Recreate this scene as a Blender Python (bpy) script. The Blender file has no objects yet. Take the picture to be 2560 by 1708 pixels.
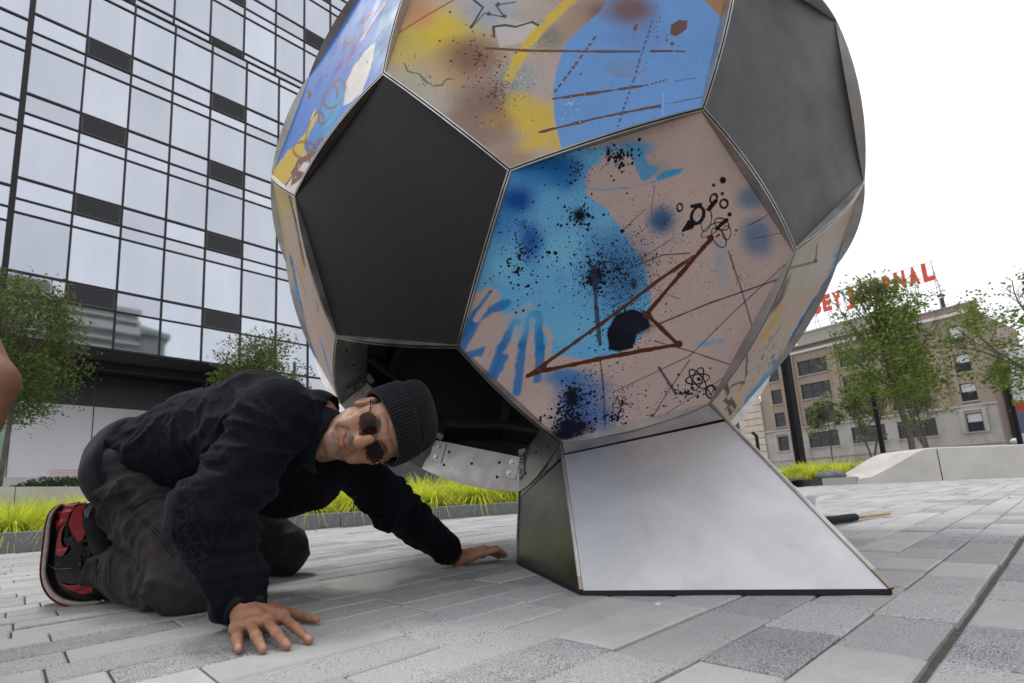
# Painted football sculpture on a plaza with a man kneeling under it.
# World frame: x runs along the plaza's paving courses, y across them, z is up; metres.
# Plaza surface: z = SLOPE * x.
import bpy, math, random
import numpy as np
from mathutils import Vector, Matrix
S = bpy.context.scene
C = S.collection
rnd = random.Random(7)
R_ = np.random.RandomState(11)

# ------------------------------------------------------------------ camera
HCAM = 0.25
FPX = 1293.1667
PPX, PPY = 1059.4203, 1052.2877
WM = np.array([[0.787382, 0.075215, 0.611859],
               [-0.615553, 0.149885, 0.773711],
               [-0.033514, -0.985838, 0.164316]])   # world axes in camera axes (right, down, forward)
cam_d = bpy.data.cameras.new('camera')
cam = bpy.data.objects.new('camera', cam_d)
C.objects.link(cam)
S.camera = cam
cam_d.sensor_width = 36.0
cam_d.lens = FPX / 2560 * 36
cam_d.shift_x = (1280 - PPX) / 2560
cam_d.shift_y = (PPY - 854) / 2560
cam_d.clip_start = 0.02
cam_d.clip_end = 3000
M = Matrix(((WM[0][0], -WM[0][1], -WM[0][2], 0), (WM[1][0], -WM[1][1], -WM[1][2], 0), (WM[2][0], -WM[2][1], -WM[2][2], HCAM), (0, 0, 0, 1)))
cam.matrix_world = M
cam_d.dof.use_dof = True
cam_d.dof.focus_distance = 1.45
cam_d.dof.aperture_fstop = 6.3

# ------------------------------------------------------------------ world and sun (bright overcast)
wd = bpy.data.worlds.new('World')
S.world = wd
wd.use_nodes = True
nt = wd.node_tree
nt.nodes.clear()
SUN_EL, SUN_AZ = math.radians(63), math.radians(98)
sky = nt.nodes.new('ShaderNodeTexSky')
sky.sky_type = 'NISHITA'
sky.sun_disc = False
sky.sun_elevation = SUN_EL
sky.sun_rotation = math.radians(90) - SUN_AZ
sky.dust_density = 5.0
sky.air_density = 1.0
hsv = nt.nodes.new('ShaderNodeHueSaturation')
hsv.inputs['Saturation'].default_value = 0.25
hsv.inputs['Value'].default_value = 0.6
mixs = nt.nodes.new('ShaderNodeMix')
mixs.data_type = 'RGBA'
mixs.inputs[0].default_value = 0.85
mixs.inputs[7].default_value = (11.6, 11.9, 12.5, 1)
bg = nt.nodes.new('ShaderNodeBackground')
bg.inputs['Strength'].default_value = 0.1
wo = nt.nodes.new('ShaderNodeOutputWorld')
nt.links.new(sky.outputs[0], hsv.inputs['Color'])
nt.links.new(hsv.outputs[0], mixs.inputs[6])
nt.links.new(mixs.outputs[2], bg.inputs['Color'])
nt.links.new(bg.outputs[0], wo.inputs[0])
sl = bpy.data.lights.new('sun', 'SUN')
sl.energy = 1.25
sl.angle = math.radians(14)
sl.color = (1.0, 0.965, 0.91)
so = bpy.data.objects.new('sun', sl)
C.objects.link(so)
sd = Vector((math.cos(SUN_EL) * math.cos(SUN_AZ), math.cos(SUN_EL) * math.sin(SUN_AZ), math.sin(SUN_EL)))
so.rotation_euler = sd.to_track_quat('Z', 'Y').to_euler()
so.location = (0, 0, 40)
S.view_settings.view_transform = 'Standard'
S.view_settings.look = 'None'
S.view_settings.gamma = 1
S.view_settings.use_curve_mapping = False
S.view_settings.exposure = 0.3
S.cycles.max_bounces = 6
S.cycles.glossy_bounces = 3
S.cycles.transparent_max_bounces = 8
S.cycles.use_denoising = True

SLOPE = 0.035
def gz(x):
    return SLOPE * min(max(x, -25), 12.5)
V3 = lambda *a: np.array(a, float)

# measured sight lines turned into places: at() = that far ahead, on_plane() = on a plane, gp() = on the plaza
def ray(u, v):
    return WM @ np.array([(u - PPX) / FPX, (v - PPY) / FPX, 1.0])
def at(u, v, d):
    return ray(u, v) * d + V3(0, 0, HCAM)
def gp(u, v, zc=0.0):
    r = ray(u, v)
    k = (zc - HCAM) / (r[2] - SLOPE * r[0])
    return r * k + V3(0, 0, HCAM)
def on_plane(u, v, p0, n):
    r = ray(u, v)
    k = ((p0 - V3(0, 0, HCAM)) @ n) / (r @ n)
    return r * k + V3(0, 0, HCAM)
def to_px(P):
    c = (np.asarray(P, float) - V3(0, 0, HCAM)) @ WM
    return np.stack([PPX + FPX * c[..., 0] / c[..., 2], PPY + FPX * c[..., 1] / c[..., 2], c[..., 2]], -1)

# ------------------------------------------------------------------ materials
def lin(c):
    return tuple(((x / 255) / 12.92 if x / 255 <= .04045 else ((x / 255 + .055) / 1.055) ** 2.4) for x in c)
class Mat:
    def __init__(s, name, color=(.5, .5, .5), rough=.6, metal=0.0, spec=.5):
        s.m = bpy.data.materials.new(name)
        s.m.use_nodes = True
        s.t = s.m.node_tree
        s.b = s.t.nodes['Principled BSDF']
        s.b.inputs['Base Color'].default_value = (*color, 1)
        s.b.inputs['Roughness'].default_value = rough
        s.b.inputs['Metallic'].default_value = metal
        s.b.inputs['Specular IOR Level'].default_value = spec
        s.col = None
    def n(s, kind, **kw):
        x = s.t.nodes.new('ShaderNode' + kind)
        for k, v in kw.items():
            if k in x.inputs:
                x.inputs[k].default_value = v
            else:
                setattr(x, k, v)
        return x
    def l(s, a, b):
        s.t.links.new(a, b)
    def coord(s, scale=(1, 1, 1), kind='Object'):
        tc = s.n('TexCoord')
        mp = s.n('Mapping')
        mp.inputs['Scale'].default_value = scale
        s.l(tc.outputs[kind], mp.inputs[0])
        return mp.outputs[0]
    def noise(s, scale, detail=3, rough=.5, vec=None, dist=0.0):
        x = s.n('TexNoise')
        x.inputs['Scale'].default_value = scale
        x.inputs['Detail'].default_value = detail
        x.inputs['Roughness'].default_value = rough
        x.inputs['Distortion'].default_value = dist
        if vec is not None:
            s.l(vec, x.inputs['Vector'])
        return x.outputs['Fac']
    def ramp(s, fac, stops):
        x = s.n('ValToRGB')
        e = x.color_ramp.elements
        while len(e) < len(stops):
            e.new(0.5)
        for i, (p, c) in enumerate(stops):
            e[i].position = p
            e[i].color = (*c, 1) if len(c) == 3 else c
        s.l(fac, x.inputs[0])
        return x.outputs[0]
    def mix(s, fac, a, b, blend='MIX'):
        x = s.n('Mix')
        x.data_type = 'RGBA'
        x.blend_type = blend
        for k, v in ((0, fac), (6, a), (7, b)):
            if isinstance(v, (int, float)):
                x.inputs[k].default_value = v
            elif isinstance(v, tuple):
                x.inputs[k].default_value = (*v, 1)
            else:
                s.l(v, x.inputs[k])
        return x.outputs[2]
    def attr(s, name):
        x = s.n('Attribute')
        x.attribute_name = name
        return x.outputs['Color']
    def color(s, out):
        s.l(out, s.b.inputs['Base Color'])
        s.col = out
    def rough(s, out):
        s.l(out, s.b.inputs['Roughness'])
    def bump(s, out, strength=.3, dist=.01):
        x = s.n('Bump')
        x.inputs['Strength'].default_value = strength
        x.inputs['Distance'].default_value = dist
        s.l(out, x.inputs['Height'])
        s.l(x.outputs[0], s.b.inputs['Normal'])
    def maprange(s, v, a, b, c, d):
        x = s.n('MapRange')
        for i, q in enumerate((a, b, c, d)):
            x.inputs[i + 1].default_value = q
        s.l(v, x.inputs[0])
        return x.outputs[0]

# ------------------------------------------------------------------ mesh helpers
def wloc(o):
    p = V3(0, 0, 0)
    while o is not None:
        p = p + np.array(o.location)
        o = o.parent
    return p
def mesh(name, V, F, mat=None, smooth=False, cols=None, uvs=None):
    me = bpy.data.meshes.new(name)
    V = np.asarray(V, np.float32)
    if isinstance(F, np.ndarray):
        n, k = F.shape
        me.vertices.add(len(V))
        me.vertices.foreach_set('co', V.ravel())
        me.loops.add(n * k)
        me.loops.foreach_set('vertex_index', F.astype(np.int32).ravel())
        me.polygons.add(n)
        me.polygons.foreach_set('loop_start', np.arange(0, n * k, k, dtype=np.int32))
        me.polygons.foreach_set('loop_total', np.full(n, k, dtype=np.int32))
        me.update(calc_edges=True)
    else:
        me.from_pydata([tuple(map(float, v)) for v in V], [], F)
    if smooth:
        me.polygons.foreach_set('use_smooth', [True] * len(me.polygons))
    if cols is not None:
        a = me.color_attributes.new('tint', 'FLOAT_COLOR', 'POINT')
        cc = np.ones((len(V), 4), np.float32)
        cc[:, :3] = cols
        a.data.foreach_set('color', cc.ravel())
    if uvs is not None:
        ul = me.uv_layers.new(name='UVMap')
        li = np.empty(len(me.loops), np.int32)
        me.loops.foreach_get('vertex_index', li)
        ul.data.foreach_set('uv', np.asarray(uvs, np.float32)[li].ravel())
    if mat is not None:
        me.materials.append(mat.m if isinstance(mat, Mat) else mat)
    return me
def add(name, V, F, mat=None, parent=None, smooth=False, cols=None, uvs=None, kind=None):
    V = np.asarray(V, float)
    if parent is not None:
        V = V - wloc(parent)
    o = bpy.data.objects.new(name, mesh(name, V, F, mat, smooth, cols, uvs))
    C.objects.link(o)
    o.parent = parent
    if kind:
        o['kind'] = kind
    return o
def thing(name, label, cat, loc=(0, 0, 0), group=None):
    o = bpy.data.objects.new(name, None)
    C.objects.link(o)
    o.location = loc
    o.empty_display_size = .1
    o['label'] = label
    o['category'] = cat
    if group:
        o['group'] = group
    return o
def tag(o, label=None, cat=None, group=None, kind=None):
    for k, v in (('label', label), ('category', cat), ('group', group), ('kind', kind)):
        if v:
            o[k] = v
    return o
BF = [(0, 3, 2, 1), (4, 5, 6, 7), (0, 1, 5, 4), (1, 2, 6, 5), (2, 3, 7, 6), (3, 0, 4, 7)]
class MB:
    """collects shapes into one mesh"""
    def __init__(s):
        s.V, s.F = [], []
    def raw(s, V, F):
        k = len(s.V)
        s.V += [tuple(v) for v in V]
        s.F += [tuple(i + k for i in f) for f in F]
        return s
    def box(s, lo, hi):
        x0, y0, z0 = lo
        x1, y1, z1 = hi
        return s.raw([(x0, y0, z0), (x1, y0, z0), (x1, y1, z0), (x0, y1, z0), (x0, y0, z1), (x1, y0, z1), (x1, y1, z1), (x0, y1, z1)], BF)
    def obox(s, c, ax, ay, az, hx, hy, hz):
        c, ax, ay, az = map(np.array, (c, ax, ay, az))
        P = [c + sx * hx * ax + sy * hy * ay + sz * hz * az for sz in (-1, 1) for sx, sy in ((-1, -1), (1, -1), (1, 1), (-1, 1))]
        return s.raw(P, BF)
    def tube(s, pts, rad, n=8, cap=True):
        pts = [np.array(p, float) for p in pts]
        rad = rad if hasattr(rad, '__len__') else [rad] * len(pts)
        rings = []
        up = np.array([0.3, 0.2, 0.93])
        for i, p in enumerate(pts):
            t = pts[min(i + 1, len(pts) - 1)] - pts[max(i - 1, 0)]
            t = t / (np.linalg.norm(t) + 1e-9)
            a = np.cross(t, up)
            if np.linalg.norm(a) < .1:
                a = np.cross(t, [1, 0, 0])
            a /= np.linalg.norm(a)
            b = np.cross(t, a)
            rings.append([p + rad[i] * (math.cos(q) * a + math.sin(q) * b) for q in np.arange(n) * 2 * math.pi / n])
        V = [v for r in rings for v in r]
        F = [(i * n + j, i * n + (j + 1) % n, (i + 1) * n + (j + 1) % n, (i + 1) * n + j) for i in range(len(pts) - 1) for j in range(n)]
        if cap:
            F += [tuple(range(n))[::-1], tuple((len(pts) - 1) * n + j for j in range(n))]
        return s.raw(V, F)
    def prism(s, poly, d):
        """polygon (3D points) pushed along vector d"""
        n = len(poly)
        P = [np.array(p, float) for p in poly]
        return s.raw(P + [p + np.array(d) for p in P], [tuple(range(n))[::-1], tuple(range(n, 2 * n))] + [(i, (i + 1) % n, (i + 1) % n + n, i + n) for i in range(n)])
    def add(s, name, mat, parent=None, smooth=False, kind=None, **k):
        return add(name, s.V, s.F, mat, parent, smooth, kind=kind, **k)
    def mesh(s, name, mat, smooth=False):
        return mesh(name, s.V, s.F, mat, smooth)
def unit(v):
    v = np.array(v, float)
    return v / np.linalg.norm(v)

# noise on numpy arrays
def vnoise(P, scale, seed=0):
    rs = np.random.RandomState(seed)
    T = rs.rand(32, 32, 32).astype(np.float32)
    q = np.asarray(P, np.float32) * scale + 100.0
    i = np.floor(q).astype(np.int64)
    f = q - i
    f = f * f * (3 - 2 * f)
    i0 = i & 31
    i1 = (i + 1) & 31
    x0, y0, z0 = i0[..., 0], i0[..., 1], i0[..., 2]
    x1, y1, z1 = i1[..., 0], i1[..., 1], i1[..., 2]
    fx, fy, fz = f[..., 0], f[..., 1], f[..., 2]
    a = T[x0, y0, z0] * (1 - fx) + T[x1, y0, z0] * fx
    b = T[x0, y1, z0] * (1 - fx) + T[x1, y1, z0] * fx
    c = T[x0, y0, z1] * (1 - fx) + T[x1, y0, z1] * fx
    d = T[x0, y1, z1] * (1 - fx) + T[x1, y1, z1] * fx
    return (a * (1 - fy) + b * fy) * (1 - fz) + (c * (1 - fy) + d * fy) * fz
# ------------------------------------------------------------------ ground, paving
m_ground = Mat('asphalt_ground', (.22, .22, .21), .9)
m_ground.color(m_ground.ramp(m_ground.noise(6, 5, .6, m_ground.coord()), [(.3, (.19, .185, .18)), (.7, (.27, .265, .26))]))
xs = np.array([-400, -100, -25, -12, -6, 0, 6, 12.5, 20, 60, 200, 600.])
ys = np.array([-400, -60, -10, 0, 10, 60, 200, 500.])
Vg = [(x, y, gz(x) - .03) for x in xs for y in ys]
ny = len(ys)
Fg = [(i * ny + j, (i + 1) * ny + j, (i + 1) * ny + j + 1, i * ny + j + 1) for i in range(len(xs) - 1) for j in range(ny - 1)]
add('ground', Vg, Fg, m_ground, kind='structure')

m_bed = Mat('joint_sand', (.10, .088, .072), .95)
m_bed.color(m_bed.ramp(m_bed.noise(160, 4, .6, m_bed.coord()), [(.3, (.05, .043, .036)), (.75, (.17, .15, .125))]))
def kerb_y(x):
    return 5.28 - .356 * x if x < 4.3 else 3.75 - .12 * (x - 4.3)
plaza = thing('plaza_paving', 'paved', 'paving')
for k in ('label', 'category'):
    del plaza[k]
plaza['kind'] = 'structure'
bx = [-6, -2, 0, 2, 4.3, 7, 9, 12.4]
Vb, Fb = [], []
for x in bx:
    Vb += [(x, -5, gz(x) - .011), (x, kerb_y(x) + .05, gz(x) - .011)]
Fb = [(2 * i, 2 * i + 2, 2 * i + 3, 2 * i + 1) for i in range(len(bx) - 1)]
add('joint_bed', Vb, Fb, m_bed, plaza)

m_pav = Mat('concrete_paver', (.4, .4, .4), .85, spec=.3)
co = m_pav.coord()
tint = m_pav.attr('tint')
sep = m_pav.n('SeparateColor')
m_pav.l(tint, sep.inputs[0])
fine = m_pav.noise(340, 3, .8, m_pav.coord((1, 1.25, 1)))
mid = m_pav.noise(16, 4, .6, co)
# speckle amount depends on each paver (tint G) and on cloudy patches
thr = m_pav.n('Math', operation='MULTIPLY_ADD')
m_pav.l(mid, thr.inputs[0]); thr.inputs[1].default_value = .22
m_pav.l(sep.outputs[1], thr.inputs[2])
sub = m_pav.n('Math', operation='SUBTRACT')
m_pav.l(thr.outputs[0], sub.inputs[0]); m_pav.l(fine, sub.inputs[1])
spk = m_pav.maprange(sub.outputs[0], -.02, .055, 0, 1)
base = m_pav.mix(m_pav.maprange(mid, .3, .7, 0, 1), (.33, .328, .322), (.43, .425, .412))
base = m_pav.mix(1.0, base, tint, 'MULTIPLY')
# only red channel carries brightness
cmb = m_pav.n('CombineColor')
for i in range(3):
    m_pav.l(sep.outputs[0], cmb.inputs[i])
warm = m_pav.mix(m_pav.maprange(mid, .3, .7, 0, 1), (.40, .398, .392), (.50, .495, .48))
b1 = m_pav.mix(1.0, warm, cmb.outputs[0], 'MULTIPLY')
b2 = m_pav.mix(spk, b1, (.14, .14, .158))
stain = m_pav.maprange(m_pav.noise(3.3, 4, .6, co), .62, .8, 0, .35)
b3 = m_pav.mix(stain, b2, (.2, .185, .165))
spot = m_pav.maprange(m_pav.noise(11, 2, .5, m_pav.coord((1, 1, 1)), .4), .72, .76, 0, .22)
b3 = m_pav.mix(spot, b3, (.10, .095, .09))
dust = m_pav.maprange(m_pav.noise(5.5, 5, .75, m_pav.coord((1, 2.2, 1)), .6), .68, .80, 0, .40)
b3 = m_pav.mix(dust, b3, (.62, .61, .59))
m_pav.color(b3)
hh = m_pav.mix(.5, fine, m_pav.noise(90, 3, .6, co))
m_pav.bump(hh, .55, .0025)

def paver_geo(x0, x1, y0, y1, dz, tilt, tone, spk):
    b = .004
    j = .0021
    zs = [gz(x0), gz(x1)]
    x0 += j; x1 -= j; y0 += j; y1 -= j
    t0, t1, t2, t3 = tilt
    P = []
    for (x, y, t) in ((x0, y0, t0), (x1, y0, t1), (x1, y1, t2), (x0, y1, t3)):
        P.append((x, y, SLOPE * x - .02))
    for (x, y, t) in ((x0, y0, t0), (x1, y0, t1), (x1, y1, t2), (x0, y1, t3)):
        P.append((x, y, SLOPE * x + dz + t - b * .8))
    for (x, y, t) in ((x0 + b, y0 + b, t0), (x1 - b, y0 + b, t1), (x1 - b, y1 - b, t2), (x0 + b, y1 - b, t3)):
        P.append((x, y, SLOPE * x + dz + t))
    F = [(8, 9, 10, 11)]
    for a in range(4):
        c = (a + 1) % 4
        F += [(a, c, c + 4, a + 4), (a + 4, c + 4, c + 8, a + 8)]
    cols = [(tone, spk, 0)] * 8 + [(tone, spk, 0)] * 4
    cols = [(tone * 1.04, spk * .96, 0)] * 8 + cols[8:]
    return P, F, cols
cand = []
row0 = .17 * .926
PW = .1097
known = {0: 1.19, 1: 1.48, 2: .73, 3: .74, 4: .73, 5: .58, 6: .59}
for r in range(-14, 60):
    y0 = row0 + r * PW
    y1 = y0 + PW
    L = .235 if r < 2 else .335
    x = -2.2 + rnd.random() * .3
    if r in known:
        x = known[r] - L * math.ceil((known[r] + 2.2) / L)
    while x < 12.3:
        l = L * rnd.choice((1, 1, 1, 1, .75, 1.0, 1.15)) if r not in known else L
        x1 = x + l
        if y1 < min(kerb_y(x), kerb_y(x1)) + .1:
            cc = V3((x + x1) / 2, (y0 + y1) / 2, SLOPE * (x + x1) / 2)
            q = to_px(np.array([(x, y0, SLOPE * x), (x1, y0, SLOPE * x1), (x1, y1, SLOPE * x1), (x, y1, SLOPE * x)]))
            if q[:, 2].min() > .12:
                if q[:, 0].max() > -700 and q[:, 0].min() < 3300 and q[:, 1].min() < 2600:
                    d = q[:, 2].mean()
                    inside = (q[:, 0].max() > 0 and q[:, 0].min() < 2560 and q[:, 1].min() < 1708)
                    area = (q[:, 0].max() - q[:, 0].min()) * (q[:, 1].max() - q[:, 1].min())
                    cand.append((area if inside else 0, x, x1, y0, y1, r))
        x = x1
cand.sort(key=lambda c: -c[0])
def paver_look(r):
    dz = rnd.gauss(0, .0009)
    t = [rnd.gauss(0, .0008) for _ in range(4)]
    tone = rnd.choice((.84, .88, .92, .94, .96, .98, 1.04)) * rnd.uniform(.97, 1.03)
    sp = rnd.choice((.27, .31, .33, .345, .36, .40, .29))
    return dz, t, tone, sp
SV, SF, SC = [], [], []
npv = 0
for (area, x, x1, y0, y1, r) in cand:
    dz, t, tone, sp = paver_look(r)
    ya, yb = y0, y1
    if r == 0:
        ya += .0045 + .002 * math.sin(x * 9)
    if r == -1:
        yb -= .004
    P, F, cl = paver_geo(x, x1, ya, yb, dz, t, tone, sp)
    if npv < 298 and area > 0:
        add('paver', P, F, m_pav, plaza, cols=cl)
        npv += 1
    else:
        k = len(SV)
        SV += P
        SF += [tuple(i + k for i in f) for f in F]
        SC += cl
add('paver_field', SV, np.array(SF), m_pav, plaza, cols=np.array(SC), kind='stuff')

# kerb of granite blocks
m_kerb = Mat('granite_kerb', (.2, .2, .21), .7)
kc = m_kerb.coord()
m_kerb.color(m_kerb.mix(m_kerb.maprange(m_kerb.noise(150, 4, .8, kc), .42, .62, 0, 1), (.085, .088, .097), (.25, .255, .265)))
m_kerb.bump(m_kerb.noise(120, 3, .6, kc), .3, .003)
def kerb_run(name, label, pts, h, w, mat, seglen, side=1, hf=None):
    a, b = V3(*pts[0]), V3(*pts[1])
    L = np.linalg.norm(b - a)
    d = (b - a) / L
    n = np.array([-d[1], d[0], 0]) * side
    t = thing(name, label, 'kerb', tuple(a))
    k = int(round(L / seglen))
    for i in range(k):
        p, q = a + d * (L * i / k + .003), a + d * (L * (i + 1) / k - .003)
        o = [p, q, q + n * w, p + n * w]
        B = MB()
        lo = [np.array([v[0], v[1], gz(v[0]) - .03]) for v in o]
        c = .008
        hi = [np.array([v[0], v[1], gz(v[0]) + (hf(v[0]) if hf else h)]) for v in (p + n * c, q + n * c, q + n * w, p + n * w)]
        md = [np.array([v[0], v[1], gz(v[0]) + (hf(v[0]) if hf else h) - c]) for v in o]
        V = lo + md + hi
        F = []
        for s in range(4):
            e = (s + 1) % 4
            F += [(s, e, e + 4, s + 4), (s + 4, e + 4, e + 8, s + 8)]
        F.append((8, 9, 10, 11))
        B.raw(V, F)
        B.add('kerb_stone', mat, t)
    return t
hk = lambda x: .165 - .010 * max(x, 0)
kerb_run('granite_kerb', 'dark grey granite kerb in front of the yellow grass bed behind the kneeling man', [(-2.2, kerb_y(-2.2), 0), (4.3, kerb_y(4.3), 0)], .16, .14, m_kerb, .92, hf=hk)
# ------------------------------------------------------------------ the football sculpture
RB = 1.111
BC = np.array([1.536607, 1.2056, 1.02441]) * RB + V3(0, 0, HCAM)
RW = np.array([[0.906992, 0.338142, -0.25105], [0.387511, -0.903508, 0.183052], [-0.164928, -0.263311, -0.950508]])
phi = (1 + 5 ** .5) / 2
def _perms(v):
    out = set()
    for sx in (1, -1):
        for sy in (1, -1):
            for sz in (1, -1):
                a = (v[0] * sx, v[1] * sy, v[2] * sz)
                for k in range(3):
                    out.add(tuple(round(a[(i + k) % 3], 9) + 0.0 for i in range(3)))
    return out
TI = np.array(sorted(_perms((0, 1, 3 * phi)) | _perms((1, 2 + phi, 2 * phi)) | _perms((phi, 2, 2 * phi + 1))))
TI /= np.linalg.norm(TI[0])
EL = min(np.linalg.norm(TI[0] - TI[j]) for j in range(1, 60))
adj = [[j for j in range(60) if j != i and np.linalg.norm(TI[i] - TI[j]) < EL * 1.01] for i in range(60)]
BV = (TI * RB) @ RW.T + BC
faces = set()
def _rec(path, n):
    if len(path) == n:
        if path[0] in adj[path[-1]]:
            faces.add(frozenset(path))
        return
    for j in adj[path[-1]]:
        if j not in path:
            _rec(path + [j], n)
for i in range(60):
    _rec([i], 5)
for i in range(60):
    _rec([i], 6)
def order(f):
    f = list(f)
    o = [f[0]]
    while len(o) < len(f):
        for j in adj[o[-1]]:
            if j in f and j not in o:
                o.append(j)
                break
    c = BV[o].mean(0) - BC
    if np.dot(np.cross(BV[o[1]] - BV[o[0]], BV[o[2]] - BV[o[1]]), c) < 0:
        o = o[::-1]
    return o
faces = [order(f) for f in sorted(faces, key=lambda f: sorted(f))]
faces = [f for f in faces if not (len(f) == 6 and np.linalg.norm(BV[f].mean(0) - BC) > RB * .98)]
def face_of(*ids):
    return [f for f in faces if all(i in f for i in ids)][0]
F_H1 = face_of(1, 5, 9)       # big upper painted hexagon
F_H2 = face_of(5, 13, 17)     # big lower painted hexagon
F_HO = face_of(13, 11, 29)    # open hexagon
F_H3 = [f for f in faces if 11 in f and 3 in f and len(f) == 6 and 5 not in f and 13 not in f][0]
F_H4 = [f for f in faces if 3 in f and 1 in f and len(f) == 6][0]
F_H5 = [f for f in faces if 17 in f and 27 in f and len(f) == 6][0]
F_PA = [f for f in faces if 1 in f and 5 in f and len(f) == 5][0]
F_PB = [f for f in faces if 9 in f and 17 in f and len(f) == 5][0]
F_PC = [f for f in faces if 31 in f and 21 in f and len(f) == 5][0]   # pentagon over the pedestal

m_steel = Mat('brushed_steel', (.42, .40, .385), .38, 1.0)
sc = m_steel.coord()
m_steel.color(m_steel.mix(m_steel.maprange(m_steel.noise(7, 5, .6, sc, .6), .35, .65, 0, 1), (.35, .33, .31), (.52, .50, .48)))
m_steel.rough(m_steel.maprange(m_steel.noise(14, 4, .6, sc), .3, .7, .3, .46))
m_steel.bump(m_steel.noise(500, 2, .5, m_steel.coord((1, 1, .06))), .06, .0006)
m_matte = Mat('matte_black_paint', (.021, .019, .020), .42, spec=.36)
mc = m_matte.coord()
m_matte.color(m_matte.mix(m_matte.maprange(m_matte.noise(5, 5, .6, mc), .45, .8, 0, 1), (.0115, .0088, .0105), (.017, .0135, .0155)))
m_matte.rough(m_matte.maprange(m_matte.noise(9, 4, .6, mc), .3, .7, .38, .5))
m_matte.bump(m_matte.noise(900, 2, .5, mc), .12, .0005)
m_in = Mat('inside_steel', (.42, .41, .40), .6, .1)
m_hole = Mat('hole_shadow', (.01, .01, .01), .9)
m_bolt = Mat('bolt_steel', (.5, .49, .47), .3, 1.0)
m_white = Mat('white_panel', (.72, .72, .71), .5)

# ---- spray paint pictures, made texel by texel in code and laid on the flat panels
def fbm2(n, cells, seed, octv=4):
    rs = np.random.RandomState(seed)
    out = np.zeros((n, n), np.float32)
    amp, tot = 1.0, 0.0
    for o in range(octv):
        c = int(cells * 2 ** o) + 2
        g = rs.rand(c, c).astype(np.float32)
        t = np.linspace(0, c - 1.001, n)
        i = t.astype(int)
        f = (t - i).astype(np.float32)
        f = f * f * (3 - 2 * f)
        a = g[i][:, i] * (1 - f)[None, :] + g[i][:, i + 1] * f[None, :]
        b = g[i + 1][:, i] * (1 - f)[None, :] + g[i + 1][:, i + 1] * f[None, :]
        out += amp * (a * (1 - f)[:, None] + b * f[:, None])
        tot += amp
        amp *= .55
    return out / tot
class Art:
    def __init__(s, face, n, base, seed):
        s.f = face
        P = BV[face]
        s.c = P.mean(0)
        s.nrm = unit(s.c - BC)
        s.e1 = unit(P[0] - s.c)
        s.e2 = np.cross(s.nrm, s.e1)
        s.size = 2 * EL * RB * 1.06
        s.n = n
        s.seed = seed
        g = (np.arange(n) + .5) / n - .5
        U, Vv = np.meshgrid(g, g)
        W3 = s.c + U[..., None] * s.size * s.e1 + Vv[..., None] * s.size * s.e2
        q = to_px(W3)
        s.X = q[..., 0].astype(np.float32)
        s.Y = q[..., 1].astype(np.float32)
        g_ = np.random.RandomState(seed).rand(n // 2 + 1, n // 2 + 1).astype(np.float32)
        s.fine = np.kron(g_, np.ones((2, 2), np.float32))[:n, :n] * .6 + np.random.RandomState(seed + 9).rand(n, n).astype(np.float32) * .4
        s.w1 = fbm2(n, 6, seed + 1) - .5
        s.w2 = fbm2(n, 6, seed + 2) - .5
        s.w3 = fbm2(n, 40, seed + 3, 3) - .5
        s.img = np.empty((n, n, 3), np.float32)
        s.img[:] = lin(base)
        # texels per photo unit near the middle
        s.k = 1.0
        s.ws = 1.0
        t0, t1, t2 = s.tex(*s.pxc()), s.tex(s.pxc()[0] + 10, s.pxc()[1]), s.tex(s.pxc()[0], s.pxc()[1] + 10)
        s.k = min(np.hypot(t1[0] - t0[0], t1[1] - t0[1]), np.hypot(t2[0] - t0[0], t2[1] - t0[1]) * 1.35) / 10
    def pxc(s):
        return to_px(s.c)[:2]
    def tex(s, u, v):
        p = on_plane(u, v, s.c, s.nrm) - s.c
        return (p @ s.e1 / s.size + .5) * s.n, (p @ s.e2 / s.size + .5) * s.n
    def put(s, mask, col, sl=None):
        c = np.array(lin(col), np.float32)
        if sl is None:
            s.img += (c - s.img) * mask[..., None]
        else:
            s.img[sl] += (c - s.img[sl]) * mask[..., None]
    def cloud(s, u, v, ru, rv, col, a=1.0, ang=0, grain=.35, warp=.5):
        dx, dy = s.X - u, s.Y - v
        ca, sa = math.cos(math.radians(ang)), math.sin(math.radians(ang))
        d = np.sqrt(((dx * ca + dy * sa) / ru) ** 2 + ((-dx * sa + dy * ca) / rv) ** 2) + s.w1 * warp
        m = np.clip(1.25 - d, 0, 1)
        m = m * m * (3 - 2 * m)
        m = np.clip(m + (s.fine - .5) * grain * 4 * m * (1 - m), 0, 1) * a
        s.put(m, col)
    def disc(s, u, v, r, col, edge=3, a=1.0, warp=4):
        d = np.hypot(s.X - u, s.Y - v) + s.w3 * warp
        s.put(np.clip((r - d) / edge + .5, 0, 1) * a, col)
    def poly(s, pts, col, edge=2.0, a=1.0, warp=0, soft=False):
        x, y = s.X + s.w1 * warp + s.w3 * warp * .3, s.Y + s.w2 * warp + s.w3 * warp * .3
        ins = np.zeros(x.shape, bool)
        dist = np.full(x.shape, 1e9, np.float32)
        n = len(pts)
        for i in range(n):
            x1, y1 = pts[i]
            x2, y2 = pts[(i + 1) % n]
            cnd = ((y1 > y) != (y2 > y)) & (x < (x2 - x1) * (y - y1) / (y2 - y1 + 1e-9) + x1)
            ins ^= cnd
            L = (x2 - x1) ** 2 + (y2 - y1) ** 2 + 1e-9
            t = np.clip(((x - x1) * (x2 - x1) + (y - y1) * (y2 - y1)) / L, 0, 1)
            dist = np.minimum(dist, np.hypot(x - x1 - t * (x2 - x1), y - y1 - t * (y2 - y1)))
        m = np.clip(np.where(ins, dist, -dist) / edge + .5, 0, 1)
        if soft:
            m = np.clip(m + (s.fine - .5) * 1.6 * m * (1 - m) * 2, 0, 1)
        s.put(m * a, col)
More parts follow.
